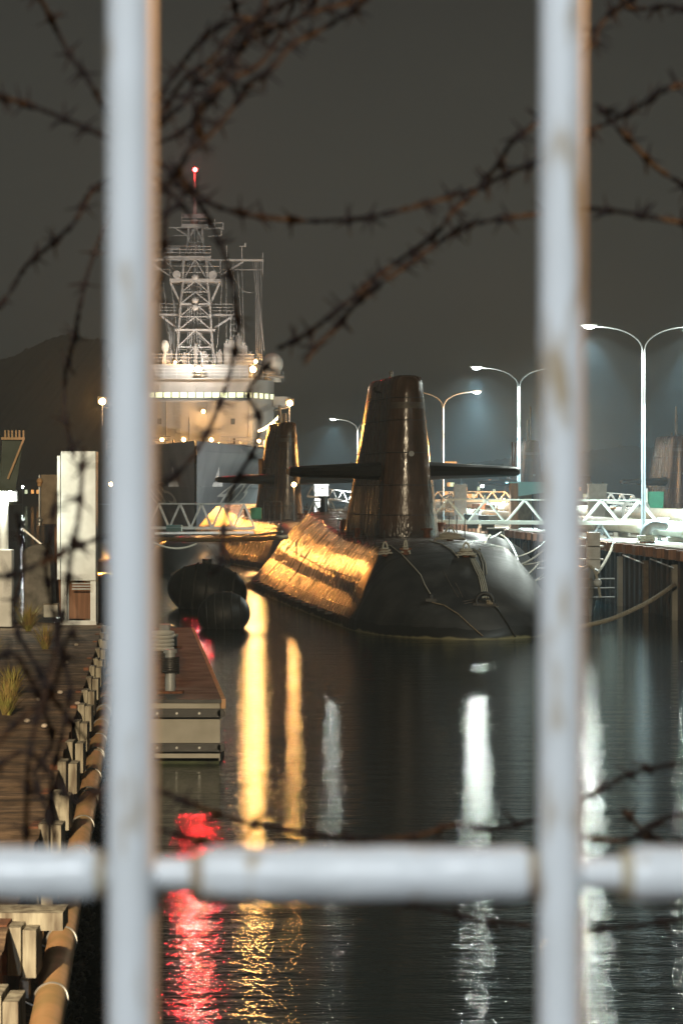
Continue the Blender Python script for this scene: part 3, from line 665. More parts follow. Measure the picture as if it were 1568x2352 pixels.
def truss(name, a, b, h, w, bays, label, mat='whitep', grp='truss walkways', wheels=False, rail=.05):
    a, b = Vector(a), Vector(b); t = thing(name, a, label, 'gangway', grp); d = (b - a); L = d.length; u = d.normalized(); n = Vector((-u.y, u.x, 0)).normalized(); up = Vector((0, 0, 1))
    MB().beam(a + n * 0, b + n * 0, w, .04).build('walkway_deck', 'steel', t)
    for s in (-.5, .5):
        o = n * w * s; mb = MB()
        mb.beam(a + o + up * .02, b + o + up * .02, .10, .16)
        mb.beam(a + o + up * h + u * L / bays * .5, b + o + up * h - u * L / bays * .5, rail)
        for i in range(bays):
            p0 = a.lerp(b, i / bays) + o; p1 = a.lerp(b, (i + .5) / bays) + o + up * h; p2 = a.lerp(b, (i + 1) / bays) + o
            mb.beam(p0, p1, rail); mb.beam(p1, p2, rail)
        mb.build('side_truss', mat, t)
    if wheels:
        p = b - u * 2.6
        mb = MB()
        for s in (-.45, .45):
            mb.beam(p + n * s, p + n * s + u * .5 + Vector((0, 0, PZ - p.z)), .08); mb.beam(p + n * s, p + n * s - u * .5 + Vector((0, 0, PZ - p.z)), .08)
            mb.beam(p + n * s + u * .55 + Vector((0, 0, PZ - p.z + .06)), p + n * s - u * .55 + Vector((0, 0, PZ - p.z + .06)), .1)
        mb.build('wheel_frame', 'steel', t)
        MB().cyl(p - n * .5 - up * .35, p + n * .5 - up * .35, .16).build('roller', 'dark', t, smooth=True)
    return t
truss('gangway', P(985, 1200, 115), P(1512, 1203, 115), 1.02, .9, 6, 'near cream truss gangway crossing from behind the conning tower to the wide pier', mat='creampipe', wheels=True, rail=.06)
truss('gangway', P(990, 1150, 188), P(1176, 1151, 188), .66, .9, 6, 'white truss gangway further back, ending at the teal booth')
truss('gangway', P(340, 1213, 160), P(585, 1214, 160), 1.5, .9, 5, 'white truss gangway across the foot of the grey ship', rail=.085)
truss('gangway', P(700, 1196, 151), P(860, 1190, 151), 1.1, .9, 4, 'bright white truss gangway between the second submarine and the conning tower', rail=.07)
truss('gangway', P(1340, 1150, 166), P(1465, 1160, 166), .62, .8, 5, 'white truss gangway behind the white cabinet right of the second bar')
truss('gangway', P(705, 1140, 208), P(845, 1158, 208), .8, .8, 6, 'sloping white boarding ramp behind the white cabinet left of the conning tower')
# a low walkway rail and rope lines left
o = MB().tube([P(352, 1226, 140), P(580, 1224, 150)], .11, 6).build('boom', 'steel'); tag(o, 'grey horizontal boom just below the truss gangway at the ship foot', 'boom')
rope([P(350, 1238, 110), P(480, 1240, 112), P(590, 1238, 113), P(660, 1233, 114)], .09, 'heavy pale hawser stretched level from the left bar to the nearest submarine', 'oldrope', grp='ropes left of the submarines')
rope(sag(P(352, 1246, 120), P(450, 1249, 125), .25), .05, 'white line sagging below the level hawser beside the left bar', cm=False, grp='ropes left of the submarines')
rope([P(520, 1240, 130), P(580, 1230, 128), P(648, 1221, 126)], .05, 'white line rising towards the second submarine', grp='ropes left of the submarines')
rope([P(575, 1238, 150), P(630, 1214, 160), P(665, 1199, 172)], .03, 'dark line slanting over the second submarine hull', 'black', grp='ropes left of the submarines')

def cabinet(px0, px1, py0, Y, label, mat='whitep', base=None):
    a = P(px0, py0, Y); b_ = P(px1, py0, Y); w = b_.x - a.x; z0 = base if base is not None else PZ
    cx = (a.x + b_.x) / 2; t = thing('pier_cabinet', (cx, Y, z0), label, 'cabinet', 'white power cabinets on the pier')
    MB().box((cx, Y, (a.z + z0) / 2), (w, w * .8, a.z - z0)).build('body', mat, t, bevel=.02)
    MB().box((cx, Y, a.z + .03), (w * 1.08, w * .9, .08)).build('lid', mat, t, bevel=.01)
    for s in (-.3, -.36, .3, .36): MB().cyl((cx + s * w, Y, a.z + .07), (cx + s * w, Y, a.z + .16), .03, n=8).build('lifting_lug', 'steel', t)
    MB().box((cx - w * .08, Y - w * .42, lerp(z0, a.z, .35)), (w * .55, .04, (a.z - z0) * .55)).build('door', mat, t, bevel=.01)
    MB().box((cx, Y, z0 + .1), (w * 1.25, w * 1.1, .2)).build('plinth', 'concrete', t)
cabinet(1350, 1391, 1114, 140, 'tall white cabinet right of the second white bar')
cabinet(1042, 1071, 1115, 176, 'tall white cabinet in front of the waterfront hall')
cabinet(722, 754, 1114, 220, 'tall white cabinet left of the conning tower')
def reel(c, r, label):
    c = Vector(c); t = thing('cable_reel', c - Vector((0, 0, r)), label, 'cable reel', 'spoked cable reels on the pier')
    for dy in (-.45, .45):
        mb = MB(); cc = c + Vector((0, dy, 0))
        mb.tube([cc + Vector((r * math.cos(a), 0, r * math.sin(a))) for a in [2 * math.pi * k / 32 for k in range(33)]], .045, 6)
        for k in range(18): mb.beam(cc, cc + Vector((r * math.cos(k * math.pi / 9), 0, r * math.sin(k * math.pi / 9))), .03)
        mb.build('spoked_wheel', 'whitep', t)
    MB().cyl(c - Vector((0, .44, 0)), c + Vector((0, .44, 0)), r * .45, n=20).build('drum', 'steel', t, smooth=True)
    mb = MB()
    for s in (-.62, .62): mb.beam(c + Vector((0, s, 0)), c + Vector((-r, s, -r - .1)), .08).beam(c + Vector((0, s, 0)), c + Vector((r, s, -r - .1)), .08)
    mb.build('stand', 'creampipe', t)
reel(P(1460, 1176, 132), .66, 'spoked grey cable reel behind the gangway end, below the nearest lamp post')
reel(P(1031, 1155, 180), .56, 'pale spoked cable reel beside the white cabinet near the conning tower')
# booth
t = thing('booth', P(1212, 1197, 150), 'brown timber booth with pale teal roof panel on the pier', 'booth')
a = P(1172, 1197, 150); b_ = P(1262, 1110, 150)
MB().box((P(1179, 0, 150).x, 150, (PZ + b_.z) / 2), (.42, 1.6, b_.z - PZ)).build('pillar', 'wood', t, bevel=.01)
MB().box((P(1246, 0, 150).x, 150.3, (PZ + b_.z) / 2), (.42, 1.6, b_.z - PZ)).build('pillar', 'cover', t, bevel=.01)
MB().loft([[(P(1187, 0, 150).x, 149.3, b_.z - .75), (P(1268, 0, 150).x, 149.3, b_.z - .45), (P(1268, 0, 150).x, 149.3, b_.z), (P(1187, 0, 150).x, 149.3, b_.z)],
           [(P(1187, 0, 150).x, 151.3, b_.z - .75), (P(1268, 0, 150).x, 151.3, b_.z - .45), (P(1268, 0, 150).x, 151.3, b_.z), (P(1187, 0, 150).x, 151.3, b_.z)]]).build('canopy_panel', 'teal', t)
MB().box((P(1220, 0, 150).x, 150.2, b_.z + .04), (2.8, 2.6, .08)).build('roof', 'teal', t)
MB().box((P(1215, 0, 150).x, 151.4, (PZ + b_.z) / 2), (1.6, .08, b_.z - PZ - .1)).build('back_wall', 'tan', t)
for dx in (0, .32): MB().cyl((P(1222, 0, 150).x + dx, 149.6, PZ), (P(1222, 0, 150).x + dx, 149.6, b_.z), .05).build('downpipe', 'dark', t)
# bollard, steps, container, tarps
bp_ = P(1483, 1250, 109); t = thing('bollard', (bp_.x, bp_.y, PZ), 'grey curved horn bollard with white rope on the pier edge', 'bollard')
b0 = Vector((bp_.x, bp_.y, PZ)); MB().tube(catmull([b0, b0 + Vector((0, 0, .35)), b0 + Vector((.08, 0, .62)), b0 + Vector((.32, 0, .78)), b0 + Vector((.75, 0, .74))], 6), lambda i: .28 - .004 * i, 16).sphere(b0 + Vector((.75, 0, .74)), .19).build('horn', 'steel', t, smooth=True)
MB().cyl(b0 + Vector((0, 0, 0)), b0 + Vector((0, 0, .06)), .42, n=20).build('base_plate', 'rust', t)
MB().tube([b0 + Vector((.33 * math.cos(a), .33 * math.sin(a), .1 + .012 * a)) for a in [k * .5 for k in range(38)]], .045, 6).build('rope_turns', 'rope', t, smooth=True)
s0 = P(1542, 1236, 117); t = thing('steps', (s0.x, s0.y, PZ), 'small white wooden steps standing right of the horn bollard', 'steps')
for k, (hh, dx) in enumerate(((1.0, -.38), (.68, 0), (.34, .38))):
    MB().box((s0.x + dx, s0.y, PZ + hh - .03), (.42, .8, .06)).build('tread', 'whitep', t)
    for dy in (-.36, .36): MB().box((s0.x + dx - .17, s0.y + dy, PZ + hh / 2 - .03), (.07, .07, hh - .06)).build('leg', 'whitep', t)
g0 = P(1502, 1142, 160); t = thing('waste_container', (g0.x, g0.y, PZ), 'dark green tarpaulin covered container behind the cable reel', 'container')
MB().loft([[(g0.x - .42, 159.3, PZ), (g0.x + .42, 159.3, PZ), (g0.x + .42, 160.7, PZ), (g0.x - .42, 160.7, PZ)], [(g0.x - .5, 159.2, 4.75), (g0.x + .5, 159.2, 4.75), (g0.x + .5, 160.8, 4.75), (g0.x - .5, 160.8, 4.75)]]).build('body', 'green', t, bevel=.03)
MB().cyl((g0.x - .55, 159.1, PZ), (g0.x - .55, 159.1, 4.95), .04).build('frame_post', 'whitep', t)
g1 = P(588, 1195, 166); t = thing('deck_tent', (g1.x, g1.y, 2.9), 'small green canvas screen at the foot of the second conning tower', 'screen')
MB().box((g1.x, g1.y, 3.35), (.7, .4, .75)).build('canvas', 'green', t, bevel=.03); MB().tube([(g1.x + .5, g1.y - .3, 2.9), (g1.x + .5, g1.y - .3, 4.1), (g1.x + 1.6, g1.y - .3, 4.1), (g1.x + 1.6, g1.y - .3, 2.9)], .03, 5).build('frame', 'dark', t)
rnd = random.Random(5)
for k, (px, py, Y) in enumerate([(1085, 1188, 150), (1120, 1192, 140), (1100, 1163, 185), (1125, 1164, 182), (745, 1172, 205), (775, 1175, 200), (800, 1170, 205), (1420, 1168, 150)]):
    p = P(px, py, Y); t = thing('deck_crate', (p.x, Y, PZ), ['foil wrapped crate below the first truss bay', 'small pale crate under the near gangway', 'orange lit crate on the far pipe', 'tan crate beside the orange lit crate',
        'dark tarp bundle below the left white cabinet', 'blue tarp bundle behind the bright gangway', 'dark machine box next to the conning tower on the pier', 'low dark crate left of the big reel'][k], 'crate', 'crates on the pier')
    s = .45 + rnd.random() * .3; z = max(PZ + .2, p.z)
    MB().box((p.x, Y, z), (s * 1.3, s, s * .6), rnd.random()).build('box', ['strap', 'whitep', 'wood', 'tan', 'dark', 'cover', 'dark', 'cover'][k], t, bevel=.04)
    MB().box((p.x, Y, (z + PZ) / 2 - .1), (s, s * .8, max(.05, z - PZ - .3)), 0).build('pallet', 'tan', t)

# ------------------------------------------------------------------ lamp posts
def lamp_post(px, Y, arm, label, lit=(True, True), watts=9000, left_px=None):
    x = (px - 784) * Y / F; t = thing('street_lamp', (x, Y, PZ), label, 'street lamp', 'double arm street lamps on the pier')
    zf = LAMP_Z - arm * .48; mb = MB()
    MB().tube([(x, Y, PZ), (x, Y, zf)], lambda i: .10 - .03 * i, 12).build('pole', 'steel', t, smooth=True)
    for s in (-1, 1):
        pts = []
        for k in range(13):
            a = k / 12 * math.pi / 2; pts.append(Vector((x + s * (arm * .86) * (1 - math.cos(a)) + s * .03, Y, zf + arm * .46 * math.sin(a))))
        pts.append(Vector((x + s * arm * .95, Y, zf + arm * .475)))
        armo = MB().tube(pts, .045, 8).build('arm', 'steel', t, smooth=True)
        h = Vector((x + s * arm * 1.04, Y, LAMP_Z))
        MB().sphere(h + Vector((0, 0, .03)), .3, (1.3, .6, .3)).build('lamp_head', 'whitep', t, smooth=True)
        if lit[0 if s < 0 else 1]:
            MB().sphere(h - Vector((0, 0, .06)), .16, (1.5, .8, .55), n=14).build('lamp_glass', 'lampW', t, smooth=True)
            point('lamp_light', h - Vector((0, 0, .34)), watts * .05, WHITE, .12)
            spot('lamp_downlight', h - Vector((0, 0, .34)), h - Vector((0, 0, 5)), watts * .8, WHITE, 150, .16, .3)
            spot('lamp_beam', h - Vector((0, 0, .34)), h - Vector((0, 0, 5)), watts * 3.0, (.55, .88, 1.0), 74, .16, .15)
lamp_post(1990, 77, 2.3, 'double arm lamp post near the pier end, beyond the right edge', watts=1700)
lamp_post(1477, 114, 2.28, 'nearest double arm lamp post, standing right of the second white bar', watts=11000)
lamp_post(1191, 152, 2.35, 'double arm lamp post above the teal booth, left of the second white bar', watts=11000)
lamp_post(1017, 189, 2.35, 'double arm lamp post between the conning tower and the third post', (False, True), watts=11000)
lamp_post(821, 260, 2.35, 'furthest double arm lamp post, just left of the conning tower', (True, True), watts=9000)

# unseen floodlights added to brighten the ship's hull
t = thing('added_floodlight', (P(885, 0, 205).x, 205, PZ), 'added floodlight hidden behind the nearest conning tower to brighten the ship', 'floodlight')
fl = Vector((P(885, 0, 205).x, 205, 5.6)); MB().cyl((fl.x, 205, PZ), fl, .07).build('pole', 'steel', t); MB().box(fl + Vector((.15, 0, 0)), (.2, .6, .4)).build('lamp_housing', 'dark', t, bevel=.02)
spot('added_ship_light', fl + Vector((-.1, .1, 0)), (-9, 240, 5), 26000, (.92, 1, 1), 80, .15)
t = thing('added_floodlight', (P(300, 0, 196).x, 196, 0), 'added floodlight post hidden behind the first white bar to brighten the ship', 'floodlight')
fl = Vector((P(300, 0, 196).x, 196, 5.2)); MB().cyl((fl.x, 196, -1), fl, .09).build('pole', 'steel', t); MB().box(fl + Vector((0, -.15, 0)), (.5, .2, .4)).build('lamp_housing', 'dark', t, bevel=.02)
spot('added_ship_light', fl + Vector((0, .1, 0)), (-15, 236, 5.5), 9000, (1, .82, .66), 70, .15)  # unseen light added for the left half of the ship's hull
# ------------------------------------------------------------------ big grey ship
SR = (-13.0, 233.0, 0.0); STH = math.atan(13.0 / 233.0)
ship = thing('naval_ship', SR, 'large grey naval ship seen bow on with lit bridge windows and lattice mast', 'ship', rz=STH)
SM = root_matrix(ship)
def shw(s, z):        # half width of the hull
    f = min(1, max(0, s / 26.0)); top = 8.8 * (1 - (1 - f) ** 2.0) + .12
    wl = 8.8 * (min(1, max(0, (s - 1.5) / 45)) ** 1.0) * .9 + .08
    u = min(1, max(0, z / 8.4)); return lerp(wl, top, u ** 1.35)
mb = MB(); rings = []
svals = [0, .4, 1, 2, 3.5, 5, 7, 9, 12, 15, 18, 22, 26, 32, 45, 80]; zvals = [-.5, 0, 1, 2, 3, 4, 5, 6, 7, 8.0, 8.75]
for s in svals:
    r = []
    for z in zvals: r.append((shw(s, z), s - z * .25 * max(0, 1 - s / 10), z + (0.5 * max(0, 1 - s / 12) if z > 8 else 0)))
    rings.append([(-x, y, z) for x, y, z in reversed(r)] + r)
mb.loft(rings, closed=False, cap=False)
for i in range(len(svals) - 1): pass
hull = mb.build('hull', 'shiphull', ship, smooth=True, world=False)
MB().loft([[(-shw(s, 8) * .97, s, 8.05), (shw(s, 8) * .97, s, 8.05)] for s in svals], closed=False, cap=False).build('foredeck', 'ship', ship, world=False)
for zz in (5.2, 8.3):
    for sd in (-1, 1): MB().tube([(sd * (shw(s, zz) + .02), s - zz * .25 * max(0, 1 - s / 10), zz) for s in svals[2:14]], .04, 4).build('hull_seam', 'shiphull', hull, world=False)
def hull_number(side):
    cu = bpy.data.curves.new('hull_number', 'FONT'); cu.body = '405'; cu.size = 3.0; cu.shear = 0.0; cu.space_character = 1.05
    tmp = bpy.data.objects.new('tmp', cu); COL.objects.link(tmp); bpy.context.view_layer.update()
    me = bpy.data.meshes.new_from_object(tmp.evaluated_get(bpy.context.evaluated_depsgraph_get())); bpy.data.objects.remove(tmp)
    bm = bmesh.new(); bm.from_mesh(me); bmesh.ops.triangulate(bm, faces=bm.faces)
    for _ in range(3): bmesh.ops.subdivide_edges(bm, edges=[e for e in bm.edges if e.calc_length() > .35], cuts=1)
    xs = [v.co.x for v in bm.verts]; w = max(xs)
    for v in bm.verts:
        u, h = v.co.x * 2.3, v.co.y
        z = 3.6 + h; s = (4.6 + u + h * .9) if side > 0 else (4.6 + w * 2.3 - u + h * .9)
        v.co = Vector((side * (shw(s, z) + .15), s - z * .25 * max(0, 1 - s / 10), z))
    bm.to_mesh(me); bm.free(); me.materials.clear(); me.materials.append(M['numeral'])
    o = bpy.data.objects.new('hull_number', me); COL.objects.link(o); o.parent = ship
hull_number(1); hull_number(-1)
for sd in (-1, 1):
    an = MB().box((sd * (shw(3.4, 6.2) + .3), 3.0, 6.2), (.4, .3, 1.7)).box((sd * (shw(3.4, 5.5) + .32), 3.0, 5.4), (1.3, .35, .45)).build('anchor', 'steel', ship, world=False, bevel=.05)
    MB().tube([(sd * (shw(3.4, 7) + .05), 2.9, 6.9), (sd * shw(3.4, 7.9), 2.9, 8.1)], .12, 6).build('anchor_chain', 'steel', an, world=False)
# superstructure; local y of the bridge front = 27
by = 27.0
mb = MB(); poly = [(-5.63, by), (5.63, by), (7.95, by + 5), (7.95, by + 30), (-7.95, by + 30), (-7.95, by + 5)]
mb.prism(poly, 8.05, 16.0); sup = mb.build('superstructure', 'ship', ship, world=False)
MB().prism([(-5.3, by + 1.5), (5.3, by + 1.5), (6.6, by + 5.5), (6.6, by + 20), (-6.6, by + 20), (-6.6, by + 5.5)], 16.0, 17.45).build('upper_deckhouse', 'ship', ship, world=False)
MB().prism([(-6.0, by + 3), (6.0, by + 3), (7.0, by + 6), (7.0, by + 18), (-7.0, by + 18), (-7.0, by + 6)], 17.45, 17.6).build('upper_deck', 'ship', ship, world=False)
for zz in (12.3, 13.6 - 3.1): MB().box((0, by - .02, zz), (11.2, .05, .06)).build('wall_seam', 'steel', sup, world=False)
MB().box((0, by - .05, 16.0), (11.6, .3, .12)).build('bridge_brow', 'ship', sup, world=False)
def win(name, x, z, w, h, mat, frame=True):
    o = MB().box((x, by - .03, z), (w + .12, .06, h + .12)).build(name, 'ship', ship, world=False)
    MB().box((x, by - .07, z), (w, .04, h)).build('pane', mat, o, world=False)
for k in range(14):
    x = -5.25 + k * .807
    win('bridge_window', x, 14.38, .66, .50, 'winlit')
ang = math.atan2(5, 2.32)
for k in range(4):
    for sd in (-1, 1):
        u = (k + .5) / 4; x = sd * lerp(5.63, 7.95, u); y = lerp(by, by + 5, u)
        o = MB().box((x + sd * .03, y - .03, 14.38), (1.0, .06, .62), sd * ang).build('bridge_window', 'ship', ship, world=False)
        MB().box((x + sd * .06, y - .06, 14.38), (.82, .05, .50), sd * ang).build('pane', 'winlit', o, world=False)
for x, z, h in ((-4.9, 9.6, 1.9), (2.2, 9.5, 1.9), (4.7, 9.5, 1.9)):
    o = MB().box((x, by - .05, z - .4), (.85, .1, h)).build('bulkhead_door', 'ship', ship, world=False, bevel=.02); MB().box((x + .3, by - .12, z - .4), (.06, .06, .3)).build('handle', 'dark', o, world=False)
for x, z0, z1 in ((-2.9, 8.2, 13.9), (-.6, 8.2, 12.2), (1.2, 8.2, 13.9), (5.3, 8.2, 15.8), (-5.3, 8.2, 15.8)): MB().tube([(x, by - .1, z0), (x, by - .1, z1)], .05, 6).build('wall_pipe', 'steel', ship, world=False)
for x, z in ((-1.7, 10.8), (.4, 10.9), (3.0, 12.9), (-4.4, 13.1), (2.4, 11.2)): MB().box((x, by - .12, z), (.5, .24, .4)).build('vent_box', 'ship', ship, world=False, bevel=.03)
mb = MB()
for k in range(15): mb.beam((-1.95, by - .14, 8.3 + k * .36), (-1.5, by - .14, 8.3 + k * .36), .035)
mb.beam((-1.95, by - .14, 8.2), (-1.95, by - .14, 13.7), .04).beam((-1.5, by - .14, 8.2), (-1.5, by - .14, 13.7), .04); mb.build('wall_ladder', 'steel', ship, world=False)
MB().box((0, by - .5, 13.75), (11.0, .9, .06)).build('walkway_ledge', 'ship', ship, world=False)
for x in (-3.6, 3.7): win('porthole_window', x, 11.75, .42, .58, 'window')
# bridge wings with rails and big radome
for sd in (-1, 1):
    MB().box((sd * 8.6, by + 6, 13.4), (1.6, 3.6, .15)).box((sd * 9.3, by + 6, 13.9), (.1, 3.6, 1.0)).box((sd * 8.6, by + 4.25, 13.9), (1.5, .1, 1.0)).build('bridge_wing', 'ship', ship, world=False)
    MB().box((sd * 8.2, by + 8, 16.5), (1.5, 3.0, .15)).build('radome_platform', 'ship', ship, world=False)
    MB().cyl((sd * 7.9, by + 8, 16.0), (sd * 7.9, by + 8, 17.2), .9, .8).sphere((sd * 7.9, by + 8, 17.9), 1.1, (1, 1, 1.05)).build('radome', 'radome', ship, world=False, smooth=True)
def rails(z, pts, name='guard_rail', hgt=1.0, n=3, par=ship):
    mb = MB()
    for k in range(1, n + 1): mb.tube([Vector((x, y, z + hgt * k / n)) for x, y in pts], .035, 4)
    for (x0, y0), (x1, y1) in zip(pts, pts[1:]):
        L = math.hypot(x1 - x0, y1 - y0); m = max(1, int(L / 1.2))
        for i in range(m + 1): mb.beam((lerp(x0, x1, i / m), lerp(y0, y1, i / m), z), (lerp(x0, x1, i / m), lerp(y0, y1, i / m), z + hgt), .05)
    mb.build(name, 'mast', par, world=False)
rails(16.05, [(-7.9, by + 8), (-7.9, by + 5), (-5.6, by + .1), (5.6, by + .1), (7.9, by + 5), (9, by + 8)])
rails(17.6, [(-6.9, by + 8), (-5.9, by + 3.1), (5.9, by + 3.1), (6.9, by + 8)])
rails(8.75, [(shw(s, 8.4) - .1, s) for s in svals[4:13]]); rails(8.75, [(-shw(s, 8.4) + .1, s) for s in svals[4:13]])
# lattice mast.  local px helper: x from photo column, z from photo row at Y = 262
MY = by + 7.0
def mx_(px): return (px - 450) * 266 / F
def mz_(py): return H + (HOR - py) * 266 / F
def lattice(name, py0, py1, l0, r0, l1, r1, bays, w=.16, dy0=2.4, dy1=2.0, par=ship, inner=True):
    mb = MB()
    cs = []
    for i in range(bays + 1):
        u = i / bays; z = lerp(mz_(py0), mz_(py1), u); l = lerp(mx_(l0), mx_(l1), u); r = lerp(mx_(r0), mx_(r1), u); d = lerp(dy0, dy1, u)
        cs.append([Vector((l, MY - d, z)), Vector((r, MY - d, z)), Vector((r, MY + d, z)), Vector((l, MY + d, z))])
    for i in range(bays):
        for j in range(4):
            mb.beam(cs[i][j], cs[i + 1][j], w * 1.25); k = (j + 1) % 4
            mid = (cs[i + 1][j] + cs[i + 1][k]) / 2
            mb.beam(cs[i][j], mid, w * .8); mb.beam(cs[i][k], mid, w * .8)
            mb.beam(cs[i + 1][j], cs[i + 1][k], w * .8)
    if inner:
        z0, z1 = mz_(py0), mz_(py1); cx0 = (mx_(l0) + mx_(r0)) / 2; cx1 = (mx_(l1) + mx_(r1)) / 2
        for dx in (-.9, -.65, -.4, -.1, .25, .6): mb.cyl((cx0 + dx, MY, z0), (cx1 + dx * .8, MY, z1), .05, n=6)
        zz = z0
        while zz < z1: mb.beam((cx0 - .25 + .5, MY - 1, zz), (cx0 + .25 + .5, MY - 1, zz), .04); zz += .35
    mb.build(name, 'mast', par, world=False)
lattice('mast_section', 838, 759, 405, 492, 412, 486, 2, w=.13)
lattice('mast_section', 759, 699, 412, 486, 416, 482.5, 2, w=.12)
lattice('mast_section', 699, 646, 416, 482.5, 421.8, 476.6, 2, w=.12)
lattice('mast_section', 646, 596, 421.8, 476.6, 424, 474, 1, w=.14)
lattice('mast_section', 596, 556, 428, 470, 431, 467, 1, w=.12, dy0=1.2, dy1=1.0)
lattice('mast_section', 556, 519, 431, 467, 433.7, 464.7, 1, w=.12, dy0=1.0, dy1=.9)
def plat(px0, px1, py, th=.28, d=2.2, rail=True, struts=None, hh=1.0):
    x0, x1, z = mx_(px0), mx_(px1), mz_(py)
    o = MB().box(((x0 + x1) / 2, MY, z), (x1 - x0, d * 2, th)).build('mast_platform', 'mast', ship, world=False)
    if rail:
        rails(z + th / 2, [(x0, MY + d), (x0, MY - d), (x1, MY - d), (x1, MY + d)], 'platform_rail', hh, 3, o)
    return o
plat(391, 507.5, 646, .32, 2.6, hh=1.9)
plat(378, 485, 594, .36, 2.2)
plat(418, 478, 519, .36, 1.4)
plat(485, 537, 723, .2, 1.2); plat(367, 412, 723, .2, 1.2)
plat(402, 495, 759, .2, 2.2, rail=False); plat(416, 482, 699, .2, 2.0, rail=False)
def br(name, *segs, w=.14):
    mb = MB()
    for (p0, p1) in segs: mb.beam((mx_(p0[0]), MY - 1.2, mz_(p0[1])), (mx_(p1[0]), MY - 1.2, mz_(p1[1])), w)
    mb.build(name, 'mast', ship, world=False)
br('yard_arm', ((480, 597), (606, 597)), w=.22); br('yard_arm', ((420, 597), (300, 597)), w=.22)
br('yard_brace', ((559, 601), (499, 637)), ((341, 601), (396, 637)), w=.17)
br('yard_line', ((507, 619), (604, 619)), ((604, 580), (604, 632)), ((300, 619), (391, 619)), w=.08)
br('platform_strut', ((533, 727), (487, 758)), ((372, 727), (412, 758)), ((505, 650), (484, 697)), ((393, 650), (416, 697)), w=.2)
br('platform_strut', ((506, 600), (507, 646)), ((392, 600), (392, 646)), ((380, 600), (420, 640)), ((480, 600), (505, 640)), w=.12)
br('yard_arm', ((478, 525), (513, 523)), ((478, 513), (513, 511)), ((513, 510), (513, 528)), ((418, 523), (388, 523)), ((478, 543), (509, 541)), ((509, 541), (509, 525)), ((400, 541), (432, 541)), ((403, 524), (430, 541)), w=.1)
br('whip_aerial', ((494, 503), (494, 520)), ((521, 563), (521, 590)), ((556, 567), (556, 595)), w=.09)
mb = MB().box((mx_(558), MY - 1.2, mz_(565)), (.7, .1, .1)).box((mx_(564), MY - 1.2, mz_(562)), (.12, .1, .4)); mb.build('anemometer', 'mast', ship, world=False)
MB().cyl((mx_(447), MY, mz_(519)), (mx_(447), MY, mz_(500)), .45, .35).box((mx_(447), MY - .2, mz_(493)), (2.1, .4, .28)).build('radar_scanner', 'mast', ship, world=False)
MB().cyl((mx_(391), MY - 1, mz_(594)), (mx_(391), MY - 1, mz_(575)), .2, .35).box((mx_(390), MY - 1.2, mz_(571)), (2.0, .35, .25)).build('radar_scanner', 'mast', ship, world=False)
MB().tube([(mx_(447), MY, mz_(495)), (mx_(449), MY, mz_(470)), (mx_(447.5), MY, mz_(440)), (mx_(447.5), MY, mz_(395))], lambda i: .24 - .04 * i, 8).build('topmast', 'mast', ship, world=False, smooth=True)
for px in (407, 489):
    MB().cyl((mx_(px), MY - 2.8, mz_(634)), (mx_(px), MY - 2.5, mz_(634)), .42, n=18).build('loudhailer', 'mast', ship, world=False, smooth=True)
for z_ in (638, 692, 708): MB().sphere((mx_(449), MY - 2.6, mz_(z_)), .36, (1, .6, .9)).build('mast_radome', 'mast', ship, world=False, smooth=True)
mb = MB(); rr = random.Random(9)
for px0, px1, b1 in ((520, 520, 835), (536, 538, 835), (545, 559, 835), (556, 560, 812), (580, 606, 812), (586, 588, 830), (590, 592, 830), (594, 596, 830), (600, 600, 830), (586, 606, 806)):
    mb.tube([(mx_(px0), MY - 1.2, mz_(597)), (mx_(px1), MY - 4, mz_(b1))], .028, 4)
mb.tube(catmull([(mx_(523), MY - 1.2, mz_(605)), (mx_(545), MY - 1.2, mz_(650)), (mx_(562), MY - 1.2, mz_(669)), (mx_(580), MY - 1.2, mz_(672))], 6), .03, 4)
for px0, py0, px1 in ((514, 610, 497), (394, 650, 414), (376, 650, 396), (378, 725, 398)): mb.tube([(mx_(px0), MY - 1.2, mz_(py0)), (mx_(px1), MY - 3, mz_(822))], .03, 4)
mb.build('halyards', 'mast', ship, world=False)
for px, w_, t_ in ((393, 8, 700), (400, 5, 682)): MB().box((mx_(px), MY + 3, (mz_(t_) + 17.5) / 2), (w_ * .04, .5, mz_(t_) - 17.5)).build('rear_trunk', 'mast', ship, world=False)
MB().cyl((mx_(380), by + 4, 17.6), (mx_(380), by + 4, mz_(806)), .2).sphere((mx_(380), by + 4, mz_(797)), .5, (.9, .9, 1.3)).build('small_radome', 'radome', ship, world=False, smooth=True)
mb = MB(); zt = mz_(715)
for k in range(9): mb.beam((mx_(537) - .3, by + 6, 17.6 + k * .6), (mx_(537) + .3, by + 6, 17.6 + k * .6), .06)
mb.beam((mx_(537) - .3, by + 6, 17.5), (mx_(537) - .3, by + 6, zt), .08); mb.beam((mx_(537) + .3, by + 6, 17.5), (mx_(537) + .3, by + 6, zt - 1), .08); mb.build('ladder_mast', 'mast', ship, world=False)
for k, (px, hgt, w_) in enumerate([(372, 1.2, .5), (388, 1.5, .7), (425, 1.0, .6), (450, 1.9, .4), (470, 1.1, .8), (505, 1.3, .5), (520, 2.2, .5), (532, 2.6, .7), (548, 3.0, .6), (560, 2.0, .8), (575, 1.1, .7)]):
    MB().box((mx_(px), by + 5.0, 17.6 + hgt / 2), (w_, .6, hgt)).cyl((mx_(px), by + 4.7, 17.6 + hgt), (mx_(px), by + 4.7, 17.9 + hgt), w_ * .3).build('deck_locker', 'ship', ship, world=False, bevel=.04)
